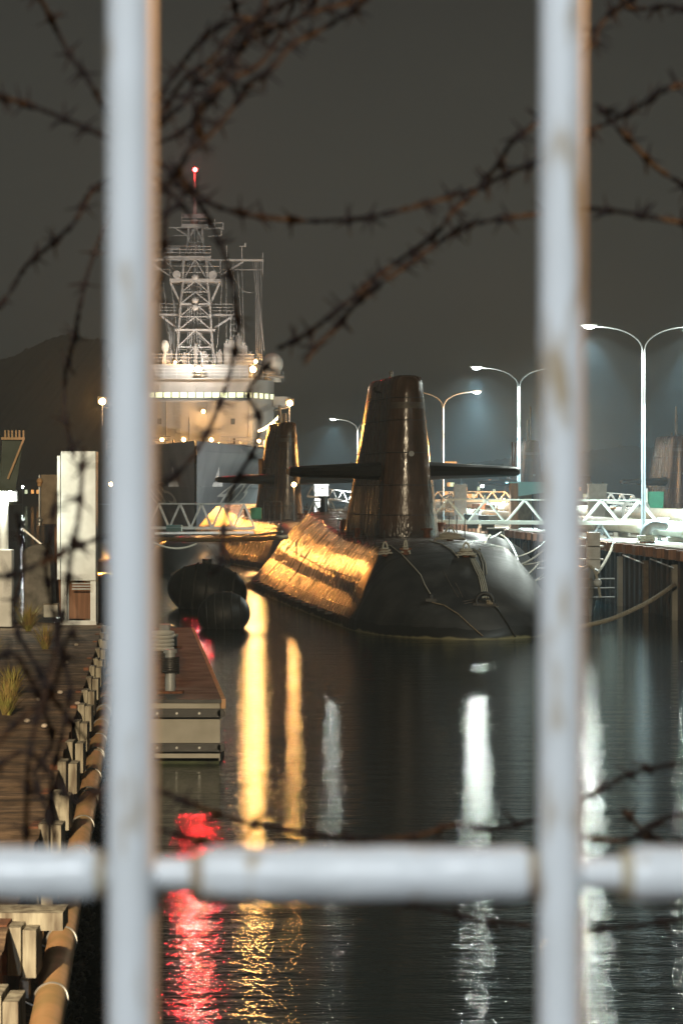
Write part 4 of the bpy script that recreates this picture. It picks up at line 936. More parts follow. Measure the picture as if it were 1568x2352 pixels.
for k, px in enumerate((375, 392, 410, 440, 460, 497, 515, 530, 545, 562, 578, 600, 610)):
    x = (px - 450) * 257 / F; hh = .6 + (k * 37 % 10) / 12
    MB().box((x, 19 + (k % 3) * 1.5, 8.1 + hh / 2), (.6, .7, hh)).cyl((x + .3, 19 + (k % 3) * 1.5, 8.1), (x + .3, 19 + (k % 3) * 1.5, 8.6 + hh), .12).cyl((x - .5, 19, 8.1 + hh * .7), (x + .5, 19, 8.1 + hh * .7), .22).build('deck_winch', ['ship', 'dark', 'steel'][k % 3], ship, world=False)
for sd in (-1, 1):
    MB().box((sd * 4.2, 15, 8.7), (2.2, 2.0, 1.1)).build('hose_reel', 'ship', ship, world=False, bevel=.1)
# ship lamps
def ship_lamp(px, py, ly, watts, r=.14, mat='lampO', col=ORANGE, aim=None, deg=150):
    w0 = P(px, py, 233 + ly); loc = SM.inverted() @ w0
    o = MB().box((loc.x, loc.y + .25, loc.z + .12), (r * 3, .3, r * 2.4)).build('floodlight', 'dark', ship, world=False)
    MB().sphere(loc, r, (1, .6, 1), n=12).build('lamp_glass', mat, o, world=False, smooth=True)
    if watts:
        lw = w0 + Vector((0, -.25, -.1))
        if aim: spot('ship_lamp_light', lw, aim, watts, col, deg, .15, .5)
        else: point('ship_lamp_light', lw, watts, col, .15)
ship_lamp(235, 922, 25.3, 0, .32); ship_lamp(665, 926, 21.3, 260, .28)
for px_, ly in ((235, 25.6), (665, 21.6)):
    w0 = P(px_, 935, 233 + ly); loc = SM.inverted() @ w0
    MB().beam((loc.x, loc.y + .3, loc.z + 1), (loc.x, loc.y + .3, loc.z - 1.8), .1).beam((loc.x, loc.y + .3, loc.z), (math.copysign(7.9, loc.x), by + 5, loc.z), .1).build('lamp_bracket', 'steel', ship, world=False)
ship_lamp(467, 945, 25.6, 330, .16)
for px in (372, 422, 485): ship_lamp(px, 1010, 22, 650, .17)  # leftmost lamp of this row is added to brighten the ship
ship_lamp(594, 1013, 22, 500, .16)
ship_lamp(402, 832, 29.2, 300, .12); ship_lamp(492, 839, 29.0, 60, .06); ship_lamp(587, 830, 30, 400, .16)
for px in (455, 581): ship_lamp(px, 848, 27.0, 330, .3, aim=P(px, 860, 240), deg=170)
point('mast_wash', SM @ Vector((mx_(450), MY - 9, 18.5)), 2400, (1, .86, .72), .3)
# strings of bulbs on the starboard side
for k in range(9):
    q = P(lerp(595, 640, k / 8), lerp(990, 957, k / 8) + 4 * math.sin(k / 8 * math.pi), 258); loc = SM.inverted() @ q
    MB().sphere(loc, .11, n=8).build('deck_bulb', 'lampO', ship, world=False, smooth=True)
point('bulb_wash', P(610, 985, 256), 500, ORANGE, .3)
# red masthead beacon
q = SM.inverted() @ P(448, 389, 267)
MB().sphere(q, .24, n=12).build('red_beacon', 'lampR', ship, world=False, smooth=True)
spot('beacon_light', P(448, 389, 266.4), (-4, 30, 0), 8500, (1, .015, .02), 44, .35, .4)
point('beacon_glow', P(448, 389, 266.4), 500, (1, .02, .02), .3)
# other orange lamps
def post_lamp(px, py, Y, watts, label, z0=0):
    p = P(px, py, Y); t = thing('post_lamp', (p.x, p.y, z0), label, 'lamp', 'orange lamps near the ship')
    MB().cyl((p.x, p.y, z0), (p.x, p.y, p.z - .1), .05).build('post', 'dark', t); MB().sphere(p, .14, n=12).build('lamp_glass', 'lampO', t, smooth=True)
    point('post_light', p + Vector((0, -.2, 0)), watts, ORANGE, .14)
post_lamp(675, 1113, 163, 350, 'orange lamp on the second submarine deck right of its conning tower', 2.8)
post_lamp(1290, 1010, 185, 16000, 'added orange lamp post, hidden behind the second white bar to light the distant submarine', PZ)  # unseen lamp added to turn the distant conning tower orange
post_lamp(255, 1112, 180, 60, 'orange lamp half hidden by the first white bar', 0)

# ------------------------------------------------------------------ dark round fenders afloat
def buoy(px, pyw, w, h, label, tilt=0.0, lug=True):
    c = PW(px, pyw); sc = c.y / F; W = w * sc; Hh = h * sc
    t = thing('floating_fender', (c.x, c.y, 0), label, 'fender', 'black rubber fenders afloat')
    mb = MB(); mb.sphere((0, 0, 0), 1.0, (W / 2, W / 2 * .9, Hh * .62), n=36)
    bmesh.ops.transform(mb.bm, matrix=Matrix.Translation((c.x, c.y + W * .4, Hh * .40)) @ Matrix.Rotation(tilt, 4, 'Y'), verts=mb.bm.verts)
    mb.build('body', 'black', t, smooth=True)
    for k in (-.62, -.3, 0.02, 0.34, .66):
        pts = [Vector((c.x, c.y + W * .4, Hh * .40)) + Matrix.Rotation(tilt, 3, 'Y') @ Vector((W / 2 * k + 0, W / 2 * .9 * math.sqrt(1 - k * k) * math.cos(a), Hh * .625 * math.sqrt(1 - k * k) * math.sin(a))) for a in [2 * math.pi * j / 40 for j in range(41)]]
        MB().tube(pts, .03 * W / 2, 5).build('chafe_band', 'sheet', t, smooth=True)
    if lug: MB().cyl((c.x, c.y + W * .4, Hh * .95), (c.x, c.y + W * .4, Hh * 1.12), .12 * W / 2).build('lifting_lug', 'dark', t)
buoy(447, 1312, 84, 66, 'smallest black floating fender, furthest of the three left of the submarine')
buoy(472, 1400, 186, 102, 'widest black floating fender, middle of the three left of the submarine', math.radians(6))
buoy(512, 1446, 122, 84, 'nearest black floating fender, lowest of the three left of the submarine', math.radians(-4), False)
c = P(402, 1236, 150); t = thing('submarine', (c.x, 165, 0), 'small distant black hull with a grey fitting on top, beside the first bar', 'submarine', 'submarines moored in the harbour')
mb = MB(); rings = []
for i in range(12):
    u = i / 11; s = 150 + 22 * u; k = math.sqrt(max(.02, 1 - (1 - min(1, u * 3)) ** 2)); rings.append([(c.x + 2.3 * k * math.cos(a), s, -.2 + 2.3 * k * math.sin(a)) for a in [2 * math.pi * j / 28 for j in range(28)]])
mb.loft(rings).build('hull', 'subsmooth', t, smooth=True)
MB().box(P(400, 1218, 152), (.9, .8, .35)).box(P(400, 1208, 152), (.95, .6, .12)).cyl(P(400, 1226, 152), P(400, 1212, 152), .3).build('cap_fitting', 'teal', t, bevel=.03)

# ------------------------------------------------------------------ left quay
QZ = 2.30; QD = -0.0755; QK = (H - QZ)
def qx(Y, off=0): return -0.268 * QK + 0.0 + QD * Y + off
QTH = math.atan(-QD)
def quay():
    t = thing('timber_quay', (qx(20), 20, 0), 'old brown timber quay with pairs of grey fender posts along its edge', 'quay')
    Y0, Y1 = 3.0, 48.6
    mb = MB(); nx, ny = 40, 150
    vs = []
    for j in range(ny + 1):
        Y = lerp(Y0, Y1, j / ny); row = []
        for i in range(nx + 1):
            off = -12 * (i / nx) ** 1.5
            z = QZ + .018 * noise.noise(Vector((off * 1.5, Y * 4, 0))) + .03 * noise.noise(Vector((off * .4, Y * .6, 3))) - (.03 if (j % 3 == 0) else 0)
            row.append(mb.bm.verts.new((qx(Y, off - .10 + (.02 * noise.noise(Vector((Y * 3, 1, 1))) if i == 0 else 0)), Y, z)))
        vs.append(row)
    for j in range(ny):
        for i in range(nx): mb.bm.faces.new((vs[j][i], vs[j][i + 1], vs[j + 1][i + 1], vs[j + 1][i]))
    mb.build('deck', 'planks', t, smooth=True)
    MB().prism([(qx(Y0, -.14), Y0), (qx(Y1, -.14), Y1), (qx(Y1, -12), Y1), (qx(Y0, -12), Y0)], 1.6, QZ - .09).build('substructure', 'rust', t)
    MB().prism([(qx(Y0, -.02), Y0), (qx(Y1, -.02), Y1), (qx(Y1, -.35), Y1), (qx(Y0, -.35), Y0)], -1, 1.6).build('quay_wall', 'mussel', t)
    k = 0; Y = 6.2
    while Y < 47:
        zt = QZ + .02; hh = .28; w = .076
        rj = random.Random(k); k += 1; hh += rj.uniform(-.03, .05); zt += rj.uniform(-.03, .02)
        for n_, off in enumerate((-.058 + rj.uniform(-.008, .006), .022 + rj.uniform(-.004, .012))):
            MB().box((qx(Y, off), Y + rj.uniform(-.05, .05), zt - hh / 2 - .02 * n_), (w if n_ == 0 else .076, .30, hh)).build('fender_post', 'block', t, bevel=.006)
        MB().box((qx(Y, -.135), Y - .02, QZ - .13), (.07, .34, .28)).build('post_backing', 'rust', t)
        Y += 2.13
    MB().box((qx(14.9, -.4), 14.9, QZ - .01), (1.2, .3, .10)).build('cross_beam', 'block', t)
quay()
# pipe on the quay's edge with straps
PPZ = 1.86
def px_(Y): return -0.199 * (H - PPZ) + 0.045 + QD * Y
pp = thing('quay_pipe', (px_(20), 20, PPZ), 'ochre brown pipe strapped along the water side of the timber quay', 'pipe')
MB().tube([(px_(y), y, PPZ) for y in range(3, 50)], .092, 22).build('pipe_body', 'pipe', pp, smooth=True)
mb = MB(); r_ = random.Random(2)
Y = 5.2
while Y < 47:
    for dY in (0, .22) if int(Y) % 3 == 0 else (0,):
        c = Vector((px_(Y + dY), Y + dY, PPZ)); pts = [c + Vector((.096 * math.cos(a), .02 * math.sin(a * 2), .096 * math.sin(a))) for a in [math.radians(d) for d in range(-70, 215, 12)]]
        pts.insert(0, pts[0]); pts.append(c + Vector((-.22, 0, .02)))
        MB().tube(pts, .006 if dY == 0 else .010, 5).build('strap', 'strap', pp, smooth=True)
    MB().box((px_(Y) - .15, Y + .05, PPZ + .06), (.05, .12, .10)).build('bracket', 'strap', pp)
    Y += 1.9
MB().beam((px_(3) - .08, 3, PPZ - .13), (px_(48) - .08, 48, PPZ - .13), .06, .12).build('pipe_shelf', 'rust', pp)
o = MB()
for i in range(900):
    Y = r_.uniform(6, 44); o.sphere((qx(Y, .02 + r_.random() * .10), Y, r_.uniform(0, 1.45)), r_.uniform(.02, .06), (1, 1, .7), n=5)
tag(o.build('mussels', 'mussel'), None, kind='stuff')
# grass tufts
tufts = [((65, 1448), .46, 90), ((104, 1490), .42, 60), ((28, 1598), .36, 80), ((15, 1640), .36, 80), ((-20, 1520), .4, 60), ((4, 1395), .0, 0)]
names = ['orange tinged dry tuft in front of the grey cabinet', 'small yellow tuft further right on the quay', 'bright yellow green tuft at the left part of the quay', 'greenish tuft just below the bright yellow one', 'low tuft at the very edge of the quay']
for (ppos, hh, nn), lb in zip(tufts, names):
    c = PW(ppos[0], ppos[1], QZ); hh *= 1.25; mb = MB(); rg = random.Random(int(ppos[1]))
    for i in range(nn * 2):
        a = rg.uniform(0, 6.28); rr_ = rg.uniform(.1, 1) * hh * .75; h_ = hh * rg.uniform(.45, 1.0) * (1 - .3 * rr_ / hh)
        b0 = c + Vector((rg.uniform(-.04, .04), rg.uniform(-.04, .04), -.02)); tip = c + Vector((math.cos(a) * rr_, math.sin(a) * rr_, h_)); mid = b0.lerp(tip, .55) + Vector((0, 0, h_ * .15))
        sd_ = Vector((-math.sin(a), math.cos(a), 0)) * .006
        v = [mb.bm.verts.new(q) for q in (b0 - sd_, b0 + sd_, mid + sd_ * .8, mid - sd_ * .8)]; tp = mb.bm.verts.new(tip)
        mb.bm.faces.new(v); mb.bm.faces.new((v[3], v[2], tp))
    tag(mb.build('grass_tuft', 'grass'), lb, 'grass', 'grass tufts on the quay')
# leafy weed at the lamp base
c = PW(12, 1405, QZ); mb = MB(); rg = random.Random(4)
for i in range(260):
    a = rg.uniform(0, 6.28); r0 = rg.uniform(0, .45); q = c + Vector((math.cos(a) * r0 * 1.5, math.sin(a) * r0, rg.uniform(0, .35) * (1 - r0))); d = Vector((rg.uniform(-1, 1), rg.uniform(-1, 1), rg.uniform(.1, 1))).normalized() * .10; sd_ = d.orthogonal().normalized() * .012
    mb.bm.faces.new([mb.bm.verts.new(x) for x in (q, q + d * .5 + sd_, q + d, q + d * .5 - sd_)])
wd_ = mb.build('weed_plant', M['grass'], smooth=False); tag(wd_, 'leafy weed growing round the base of the short quay lamp', 'plant', kind='stuff')
for i in range(3): MB().tube(catmull([c + Vector((.1 * i, 0, 0)), c + Vector((.12 * i + .1, 0, .4)), c + Vector((.2 * i + .15, 0, .75 + .1 * i))], 4), .008, 4).build('stem', 'tan', wd_)
# pebbles
for i, (px, py) in enumerate([(175, 1484), (152, 1525), (138, 1594), (90, 1610), (62, 1660), (102, 1672), (178, 1620)]):
    q = PW(px, py, QZ); o = MB().sphere(q + Vector((0, 0, .02)), .03, (1.2, 1, .8), n=8).build('pebble', 'granite', smooth=True); tag(o, 'small pale pebble lying loose on the brown quay boards', 'pebble', 'pebbles on the quay')
# tall cabinet on its frame
def qp(px, py, Y): return P(px, py, Y)
t = thing('tall_cabinet', P(177, 1430, 47.5), 'tall pale grey cabinet on an open white frame on the timber quay', 'cabinet')
Yc = 47.5; x0, x1 = P(140, 0, Yc).x, P(220, 0, Yc).x; zt = P(0, 1036, Yc).z; zm = P(0, 1334, Yc).z; zb = QZ
MB().box(((x0 + x1) / 2, Yc + .25, (zt + zm) / 2), (x1 - x0, .5, zt - zm)).build('body', 'whitep', t, bevel=.012)
MB().box((x0 - .045, Yc + .25, (zt + zm) / 2 - .03), (.06, .44, zt - zm - .1)).build('door', 'whitep', t, bevel=.01)
for x in (x0 + .05, x1 - .05):
    for dy in (.05, .45): MB().box((x, Yc + dy, (zb + zm) / 2), (.10, .08, zm - zb - .01)).build('leg', 'whitep', t)
MB().box(((x0 + x1) / 2, Yc + .02, zb + .04), (x1 - x0 + .02, .1, .08)).build('base_rail', 'whitep', t)
for k in range(3): MB().box(((x0 + x1) / 2 + .05, Yc + .02, zm - .05 - k * .05), (x1 - x0 - .3, .06, .02)).build('frame_rail', 'steel', t)
MB().box(((x0 + x1) / 2, Yc + .40, (zb + zm) / 2 + .02), (x1 - x0 - .22, .03, zm - zb - .15)).build('back_panel', 'wood', t)
# dark jetty end behind the cabinet
t = thing('old_jetty', P(205, 1440, 56), 'dark old jetty end just behind the tall grey cabinet', 'jetty')
ja, jb = P(150, 1290, 56), P(300, 1290, 56)
MB().box(((ja.x + jb.x) / 2, 57, ja.z - .12), (jb.x - ja.x, 2, .24)).build('deck_beam', 'concrete', t)
MB().box(((ja.x + jb.x) / 2, 57.2, ja.z / 2 - .3), (jb.x - ja.x - .1, 1.6, ja.z - .1)).build('timber_face', 'rust', t)
for k in range(4): MB().cyl((lerp(ja.x, jb.x, (k + .5) / 4), 55.95, -1), (lerp(ja.x, jb.x, (k + .5) / 4), 55.95, ja.z - .25), .09).build('pile', 'tan', t, smooth=True)
# short bright lamp on its box
Yl = 47.0; t = thing('quay_lamp', P(8, 1410, Yl), 'short white quay lamp with brilliant head on a white box, at the photo edge', 'lamp')
lp = P(8, 1140, Yl); MB().cyl((lp.x, Yl, P(0, 1262, Yl).z), (lp.x, Yl, lp.z - .1), .09).build('pole', 'whitep', t, smooth=True)
MB().box((lp.x, Yl, (QZ + P(0, 1262, Yl).z) / 2), (.34, .34, P(0, 1262, Yl).z - QZ)).build('base_box', 'whitep', t, bevel=.015)
for k in range(2): MB().sphere(lp + Vector((-.08 + .2 * k, 0, .02)), .075, n=12).build('lamp_glass', 'lampW', t, smooth=True)
MB().box(lp + Vector((0, .12, .0)), (.5, .12, .2)).build('lamp_housing', 'dark', t, bevel=.02)
point('quay_lamp_light', lp + Vector((0, -.15, 0)), 160, (.95, 1, .82), .08)
# rack with spikes, brown locker, canvas cover, small box
t = thing('spiked_rack', P(28, 1180, 52), 'dark green slatted panel with six upright spikes above the short quay lamp', 'rack')
MB().loft([[P(5, 1010, 52), P(54, 1010, 52), P(30, 1160, 52), P(-4, 1160, 52)], [P(5, 1010, 52.2), P(54, 1010, 52.2), P(30, 1160, 52.2), P(-4, 1160, 52.2)]]).build('panel', 'rack', t)
MB().beam(P(3, 1007, 51.9), P(56, 1007, 51.9), .05).beam(P(56, 1005, 51.9), P(18, 1100, 51.9), .04).build('rim', 'pipe', t)
for px in (12, 20, 28, 37, 45, 54): MB().beam(P(px, 1006, 51.95), P(px, 988, 51.95), .035).build('spike', 'pipe', t)
MB().beam(P(12, 1150, 52.1), P(12, 1425, 52.1), .1).build('post', 'rack', t)
t = thing('wooden_locker', P(115, 1400, 50.5), 'tan locker with two clamps on its side, behind the tall grey cabinet', 'locker')
lx0, lx1 = P(96, 0, 50.5).x, P(137, 0, 50.5).x; MB().box(((lx0 + lx1) / 2, 50.6, (P(0, 1090, 50.5).z + P(0, 1204, 50.5).z) / 2), (lx1 - lx0, .5, P(0, 1090, 50.5).z - P(0, 1204, 50.5).z)).build('body', 'tan', t, bevel=.01)
MB().box((lx0 - .03, 50.4, (P(0, 1090, 50.5).z + P(0, 1204, 50.5).z) / 2), (.03, .1, .95)).build('side_strip', 'steel', t)
MB().box((lx1 - .06, 50.75, (P(0, 1204, 50.5).z + QZ) / 2), (.12, .12, P(0, 1204, 50.5).z - QZ)).build('post', 'wood', t)
for py in (1105, 1195): MB().cyl(P(92, py - 6, 50.3), P(90, py + 12, 50.3), .04).sphere(P(91, py, 50.3), .06).build('clamp', 'pipe' if py < 1150 else 'strap', t, smooth=True)
t = thing('covered_crate', P(80, 1415, 49.5), 'tall grey canvas covered crate with orange lit rounded top, left of the cabinet', 'crate')
prof = [(54, 1412), (53, 1330), (50, 1290), (50, 1268), (60, 1258), (78, 1252), (95, 1249), (108, 1262), (116, 1300), (120, 1412)]
MB().loft([[P(x, y, 49.2) for x, y in prof], [P(x, y, 49.2) + Vector((0, .8, 0)) for x, y in prof]]).build('cover', 'cover', t, bevel=.03)
MB().beam(P(52, 1214, 49.3), P(95, 1250, 49.3), .03).build('lifting_arm', 'strap', t)
t = thing('concrete_box', P(117, 1418, 48.2), 'small pale pinkish box on the quay left of the cabinet frame', 'box')
MB().box(P(117, 1403, 48.2) + Vector((0, .1, 0)), (.26, .3, .24)).build('body', 'concrete', t, bevel=.01); MB().box(P(117, 1388, 48.2) + Vector((0, .1, 0)), (.28, .32, .02)).build('lid', 'tan', t)

# ------------------------------------------------------------------ low pontoon with rubbing bars
PTZ = 1.12
t = thing('concrete_pontoon', PW(430, 1755), 'low concrete pontoon with two black rubber bars across its front, below the fenders', 'pontoon')
f0, f1 = PW(268, 1755), PW(505, 1755); b1 = PW(437, 1442, PTZ); bx0 = PW(285, 1442, PTZ)
MB().loft([[(f0.x, f0.y, .05), (f1.x, f1.y, .05), (b1.x, b1.y, .05), (bx0.x, b1.y, .05)], [(f0.x, f0.y, PTZ - .06), (f1.x, f1.y, PTZ - .06), (b1.x, b1.y, PTZ - .06), (bx0.x, b1.y, PTZ - .06)]]).build('body', 'concrete', t)
MB().loft([[(f0.x, f0.y - .05, PTZ - .06), (f1.x + .03, f1.y - .05, PTZ - .06), (b1.x + .03, b1.y, PTZ - .06), (bx0.x, b1.y, PTZ - .06)], [(f0.x, f0.y - .05, PTZ), (f1.x + .03, f1.y - .05, PTZ), (b1.x + .03, b1.y, PTZ), (bx0.x, b1.y, PTZ)]]).build('deck_slab', 'darkdeck', t)
MB().box(((f0.x + f1.x) / 2, f1.y + 1.0, -.3), (f1.x - f0.x - .03, 2.0, .8)).build('tide_band', 'algae', t)
MB().beam((f1.x + .06, f1.y, PTZ - .08), (b1.x + .06, b1.y, PTZ - .08), .08, .16).build('lit_side_edge', 'pipe', t)  # ochre strip stands for the orange light along this edge
for py in (1638, 1717):
    zc = P(0, py, 45.2).z; L0, L1 = P(270, 0, 45.2).x, P(508, 0, 45.2).x
    r = MB().box(((L0 + L1) / 2, 45.18, zc), (L1 - L0, .12, .15)).cyl((L1, 45.24, zc), (L1, 45.12, zc), .0755, n=16).build('rubber_bar', 'black', t, bevel=.01)
    for px in (404 - 44, 404 - 45 + 46, 457): MB().cyl((P(px, 0, 45).x, 45.12, zc), (P(px, 0, 45).x, 45.09, zc), .022, n=8).build('bolt', 'strap', r)
def bitt(px, py0, py1, w, label, coil_=True):
    c = PW(px, py1, PTZ); h = (py1 - py0) * c.y / F; r = w * c.y / F / 2
    t = thing('mooring_bitt', c, label, 'bollard', 'bitts on the pontoon')
    MB().cyl(c, c + Vector((0, 0, h)), r, n=16).build('post', 'steel', t, smooth=True); MB().box(c + Vector((0, 0, .02)), (r * 5, r * 4, .04)).build('base_plate', 'rust', t)
    MB().cyl(c + Vector((0, 0, h)), c + Vector((0, 0, h + .06)), r * 1.3, n=16).build('cap', 'steel', t, smooth=True)
    if coil_: MB().tube([c + Vector(((r + .05) * math.cos(a), (r + .05) * math.sin(a), h * .5 + h * .38 * a / 44)) for a in [k * .4 for k in range(111)]], .026, 6).build('rope_turns', 'black', t, smooth=True)
bitt(391, 1500, 1592, 24, 'blue grey bitt wound with black rope on the pontoon')
bitt(400, 1462, 1488, 14, 'small tan bitt at the far end of the pontoon', False)
t = thing('hose_box', PW(375, 1490, PTZ), 'pale ribbed hose bundle beside the first white bar on the pontoon', 'hose')
c = PW(374, 1495, PTZ)
for k in range(5): MB().tube([c + Vector((.22 * math.cos(a), .22 * math.sin(a), .05 + .09 * k)) for a in [j * math.pi / 10 for j in range(21)]], .045, 6).build('hose_turn', 'whitep', t, smooth=True)
o = MB().box(P(378, 1449, 66) + Vector((0, 0, 0)), (.28, .3, .34)).build('blue_box', 'shiphull', bevel=.02); tag(o, 'small blue grey box at the far corner of the pontoon', 'box')

# ------------------------------------------------------------------ fence in front of the camera
def fence():
    Yf = 1.15; t = thing('fence', (0, Yf, 3.5), 'white painted tube fence right in front of the viewer', 'fence'); k = Yf / F
    def bar(pt_, pb_, w):
        a = P(pt_, -900, Yf); b_ = P(pb_, 3100, Yf)
        MB().cyl(b_, a, w / 2 * k, n=40).build('bar', 'bar', t, smooth=True)
    bar(301, 303.5, 112); bar(1294, 1285, 104); bar(-690, -690, 108); bar(2290, 2290, 108)
    z = P(0, 2010, Yf).z
    MB().cyl(P(-1100, 2008, Yf + .004), P(2700, 2008, Yf + .004), 38 * k, n=32).build('rail', 'bar', t, smooth=True)
    for x0, x1 in ((-640, 232), (455, 1222), (1440, 2240)):
        a = P(x0, 2010, Yf + .003); b_ = P(x1, 2010, Yf + .003); r = 64 * k
        n = 90; mb = MB(); rings = []
        for i in range(n + 1):
            u = i / n; x = lerp(a.x, b_.x, u); e_ = min(1, min(u, 1 - u) * (x1 - x0) / 40); kk = .62 + .38 * math.sqrt(max(0, 1 - (1 - e_) ** 2))
            ring = []
            for j in range(36):
                aa = 2 * math.pi * j / 36; q = noise.noise(Vector((x * 40, math.cos(aa) * 1.5, math.sin(aa) * 1.5))) * .05 + noise.noise(Vector((x * 120, math.cos(aa) * 3, math.sin(aa) * 3))) * .025
                ring.append((x, a.y + r * kk * (1 + q) * math.cos(aa), a.z + r * kk * (1 + q) * math.sin(aa)))
            rings.append(ring)
        mb.loft(rings).build('rail_sleeve', 'bar', t, smooth=True)
        for xx in (x0 + 3, x1 - 8):
            q = P(xx, 2010, Yf + .003); MB().cyl(q - Vector((.0035, 0, 0)), q + Vector((.0035, 0, 0)), r * .86, n=30).build('weld_collar', 'weld', t, smooth=True)
fence()

# ------------------------------------------------------------------ barbed wire
WIRES = [
 ([(350, 240), (400, 170), (455, 100), (500, 60), (560, 40), (640, 60), (700, 30), (740, -30)], 2.45, 'thin wire weaving through the upper tangle right of the first bar'),
 ([(360, 330), (420, 300), (470, 250), (520, 190), (600, 140), (650, 60), (690, -30)], 2.6, 'middle wire of the upper tangle passing over the red beacon'),
 ([(470, 330), (450, 280), (475, 220), (540, 170), (530, 110), (560, 60)], 2.3, 'curled loose wire end inside the upper tangle'),
 ([(-60, 1560), (20, 1500), (70, 1560), (120, 1700), (80, 1780), (110, 1880), (90, 2000)], 2.6, 'wire snaking down over the left fender posts'),
 ([(-60, -160), (40, -60), (95, 0), (125, 60), (160, 125), (200, 180), (232, 232), (290, 330), (350, 400), (400, 452), (440, 500)], 2.45, 'wire dropping from the top left corner towards the ship mast'),
 ([(-120, 190), (0, 220), (60, 238), (130, 265), (200, 295), (240, 312), (300, 345), (370, 375), (420, 440)], 2.35, 'wire slanting gently down across the upper left gap'),
 ([(-120, 800), (0, 700), (60, 612), (120, 560), (170, 510), (208, 440), (250, 412), (300, 400)], 2.6, 'wire rising through the left gap at ship mast height'),
 ([(290, 430), (240, 520), (203, 620), (186, 690), (168, 790), (150, 860), (150, 960), (170, 1050)], 2.9, 'wire falling steeply left of the first bar'),
 ([(190, 1030), (186, 1110), (178, 1200), (165, 1265), (150, 1380), (125, 1500), (95, 1610), (70, 1720), (62, 1850), (60, 1980)], 2.35, 'wire hanging in front of the tall grey cabinet'),
 ([(-60, 1330), (30, 1320), (100, 1290), (165, 1262), (215, 1240), (300, 1225)], 2.4, 'wire crossing the lower part of the grey cabinet'),
 ([(130, 1130), (115, 1230), (105, 1300), (125, 1420), (140, 1500), (160, 1590), (140, 1700), (118, 1800), (128, 1950)], 2.7, 'wire hanging between cabinet and canvas covered crate'),
 ([(170, 1450), (150, 1480), (120, 1590), (60, 1640), (10, 1690), (-60, 1760)], 2.3, 'wire curling down over the quay grass'),
 ([(-60, 1840), (0, 1755), (70, 1730), (140, 1810), (180, 1840), (260, 1800), (320, 1795)], 2.3, 'wire looping low across the fender posts'),
 ([(40, 1180), (55, 1300), (30, 1420), (95, 1550), (150, 1640), (200, 1700)], 2.9, 'wire crossing diagonally over the brown quay boards'),
 ([(340, 300), (370, 262), (425, 180), (480, 140), (545, 60), (600, 38), (665, 0), (720, -50)], 2.6, 'topmost wire of the tangle right of the first bar'),
 ([(340, 310), (372, 278), (420, 238), (450, 190), (520, 128), (555, 100), (620, 70), (720, 26), (810, 0), (880, -30)], 2.5, 'second wire of the tangle right of the first bar'),
 ([(385, 420), (430, 350), (466, 230), (510, 175), (550, 120), (565, 90), (600, 20), (620, -60)], 2.4, 'wire climbing steeply over the ship mast top'),
 ([(430, 350), (478, 310), (520, 262), (550, 225), (572, 192), (620, 160), (670, 100), (730, 70), (800, 30), (860, -20)], 2.35, 'lowest right wire of the upper tangle'),
 ([(530, -60), (540, 20), (560, 70), (600, 25), (700, -10), (760, -60)], 2.8, 'short wire loop at the top edge of the photo'),
 ([(400, 380), (430, 420), (456, 446), (492, 472), (554, 488), (620, 499), (718, 507), (804, 504), (867, 495), (956, 472), (1045, 446), (1103, 430), (1166, 398), (1225, 374), (1290, 335), (1365, 293), (1407, 276), (1480, 236), (1532, 202), (1568, 192), (1680, 160)], 2.45, 'long wire sagging across the middle gap above the conning tower'),
 ([(1330, 200), (1260, 250), (1223, 286), (1176, 325), (1145, 377), (1103, 424), (1071, 456), (1035, 487), (1008, 529), (956, 571), (910, 602), (851, 644), (799, 692), (735, 745), (690, 775), (640, 800)], 2.55, 'wire running diagonally down left from the second bar'),
 ([(1680, 540), (1568, 511), (1506, 500), (1428, 487), (1357, 479), (1290, 482), (1223, 492), (1113, 508), (1061, 524), (1019, 548), (956, 592), (908, 625), (867, 655), (825, 690), (773, 748), (730, 790), (700, 830)], 2.5, 'lower diagonal wire passing behind the second bar'),
 ([(1370, 240), (1412, 286), (1454, 330), (1506, 383), (1568, 424), (1680, 500)], 2.5, 'wire falling to the right edge beyond the second bar'),
 ([(1330, 140), (1360, 96), (1372, 62), (1400, 30), (1443, 0), (1500, -40)], 2.4, 'wire in the top right corner beside the second bar'),
 ([(1420, -40), (1440, 12), (1490, 18), (1540, 14), (1640, 40)], 2.7, 'wire curling along the top right edge'),
 ([(420, 420), (465, 478), (492, 530), (520, 600), (541, 690), (545, 760), (530, 850), (495, 950), (455, 1030), (400, 1095), (350, 1120)], 2.7, 'wire drooping in front of the bridge windows'),
 ([(345, 400), (385, 440), (378, 520), (376, 620), (350, 700)], 2.7, 'short wire hugging the right side of the first bar'),
 ([(620, 830), (570, 900), (595, 960), (585, 1030), (540, 1110), (515, 1200), (508, 1290), (480, 1320)], 2.9, 'wire falling over the second submarine and ship bow'),
 ([(350, 1815), (400, 1832), (460, 1855), (550, 1885), (650, 1905), (750, 1922), (850, 1928), (950, 1922), (1040, 1895), (1130, 1905), (1215, 1888), (1290, 1860), (1350, 1830), (1390, 1808), (1440, 1782), (1500, 1766), (1568, 1752), (1680, 1720)], 2.5, 'long wire sagging over the water just above the rail'),
 ([(340, 1900), (420, 1922), (480, 1938), (600, 1990)], 2.5, 'short wire disappearing behind the rail near the pontoon'),
 ([(1290, 1900), (1350, 1925), (1430, 1930), (1480, 1910), (1530, 1880), (1600, 1868)], 2.5, 'wire above the rail at the right edge'),
 ([(1430, 1860), (1480, 1910), (1540, 1945), (1600, 1930)], 2.6, 'short wire crossing another above the rail at the right edge'),
 ([(900, 2070), (1000, 2092), (1100, 2115), (1200, 2126), (1290, 2138), (1350, 2138), (1450, 2130), (1568, 2112), (1660, 2100)], 2.6, 'faint wire below the rail over dark water'),
]
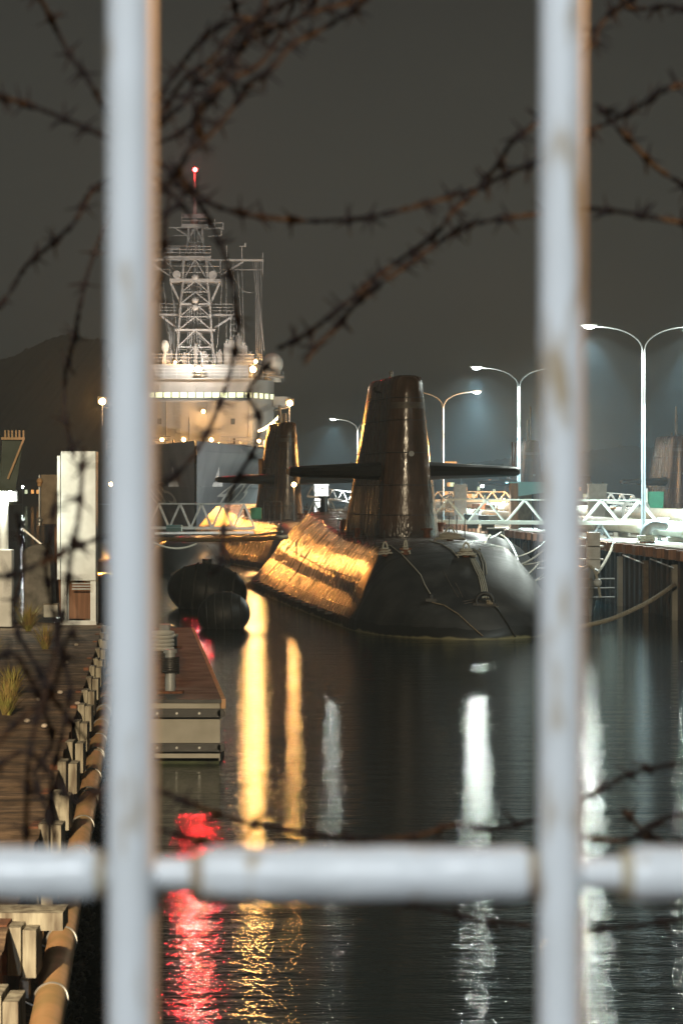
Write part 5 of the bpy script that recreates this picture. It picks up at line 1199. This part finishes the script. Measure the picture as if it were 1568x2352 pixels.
def barbed():
    rg = random.Random(11)
    for wi, (pl, Y, lb) in enumerate(WIRES):
        pts3 = []
        for i, (a, b_) in enumerate(pl): pts3.append(P(a, b_, Y + .12 * math.sin(i * 1.3 + wi)))
        sm = catmull(pts3, 10); acc = [0]
        for a, b_ in zip(sm, sm[1:]): acc.append(acc[-1] + (b_ - a).length)
        L = acc[-1]; n = max(20, int(L / .004)); dense = []; j = 0
        for i in range(n + 1):
            d = L * i / n
            while j < len(acc) - 2 and acc[j + 1] < d: j += 1
            dense.append(sm[j].lerp(sm[j + 1], (d - acc[j]) / max(1e-6, acc[j + 1] - acc[j])))
        t = thing('barbed_wire', sm[len(sm) // 2], 'rusty barbed ' + lb, 'barbed wire', 'strands of barbed wire')
        mb = MB()
        for k in range(2):
            q = []
            for i, p in enumerate(dense):
                a = i * .004 / .045 * 2 * math.pi + k * math.pi; td = (dense[min(i + 1, n)] - dense[max(i - 1, 0)]).normalized()
                s1 = td.cross(Vector((0, 1, 0))).normalized(); s2_ = s1.cross(td); q.append(p + (s1 * math.cos(a) + s2_ * math.sin(a)) * .0015)
            mb.tube(q, .0014, 5)
        mb.build('wire', 'wire', t, smooth=True)
        d = .02 + .04 * rg.random()
        while d < L - .01:
            i = int(d / L * n); p = dense[i]; td = (dense[min(i + 1, n)] - dense[max(i - 1, 0)]).normalized()
            s1 = td.cross(Vector((0, 1, 0))).normalized(); s2_ = s1.cross(td); mb = MB()
            q = [p + td * (-.009 + .018 * m / 30) + (s1 * math.cos(m * .85) + s2_ * math.sin(m * .85)) * .0030 for m in range(31)]; mb.tube(q, .0014, 5)
            for m in range(4):
                a = rg.uniform(0, 6.28) if m > 1 else rg.choice((0, math.pi)) + rg.uniform(-.5, .5) + m * math.pi
                dd = (s1 * math.cos(a) + s2_ * math.sin(a) * .7 + td * rg.uniform(-.5, .5)).normalized(); o_ = p + td * (-.007 + .005 * m)
                mb.tube([o_, o_ + dd * .009, o_ + dd * .018], lambda z_: (.0013, .0010, .0003)[z_], 5)
            mb.build('barb', 'wire', t); d += .095 + .03 * rg.random()
barbed()

# ------------------------------------------------------------------ night haze over the harbour
m = bpy.data.materials.new('harbour_haze'); m.use_nodes = True; nt = m.node_tree; nt.nodes.clear()
out = nt.nodes.new('ShaderNodeOutputMaterial'); pv = nt.nodes.new('ShaderNodeVolumePrincipled')
pv.inputs['Color'].default_value = (0.72, 0.90, 1.0, 1); pv.inputs['Density'].default_value = 0.0006; pv.inputs['Anisotropy'].default_value = 0.2
nt.links.new(pv.outputs[0], out.inputs['Volume'])
hz = MB().box((0, 1800, 60), (6200, 3900, 130)).build('haze', m); tag(hz, None, kind='stuff')
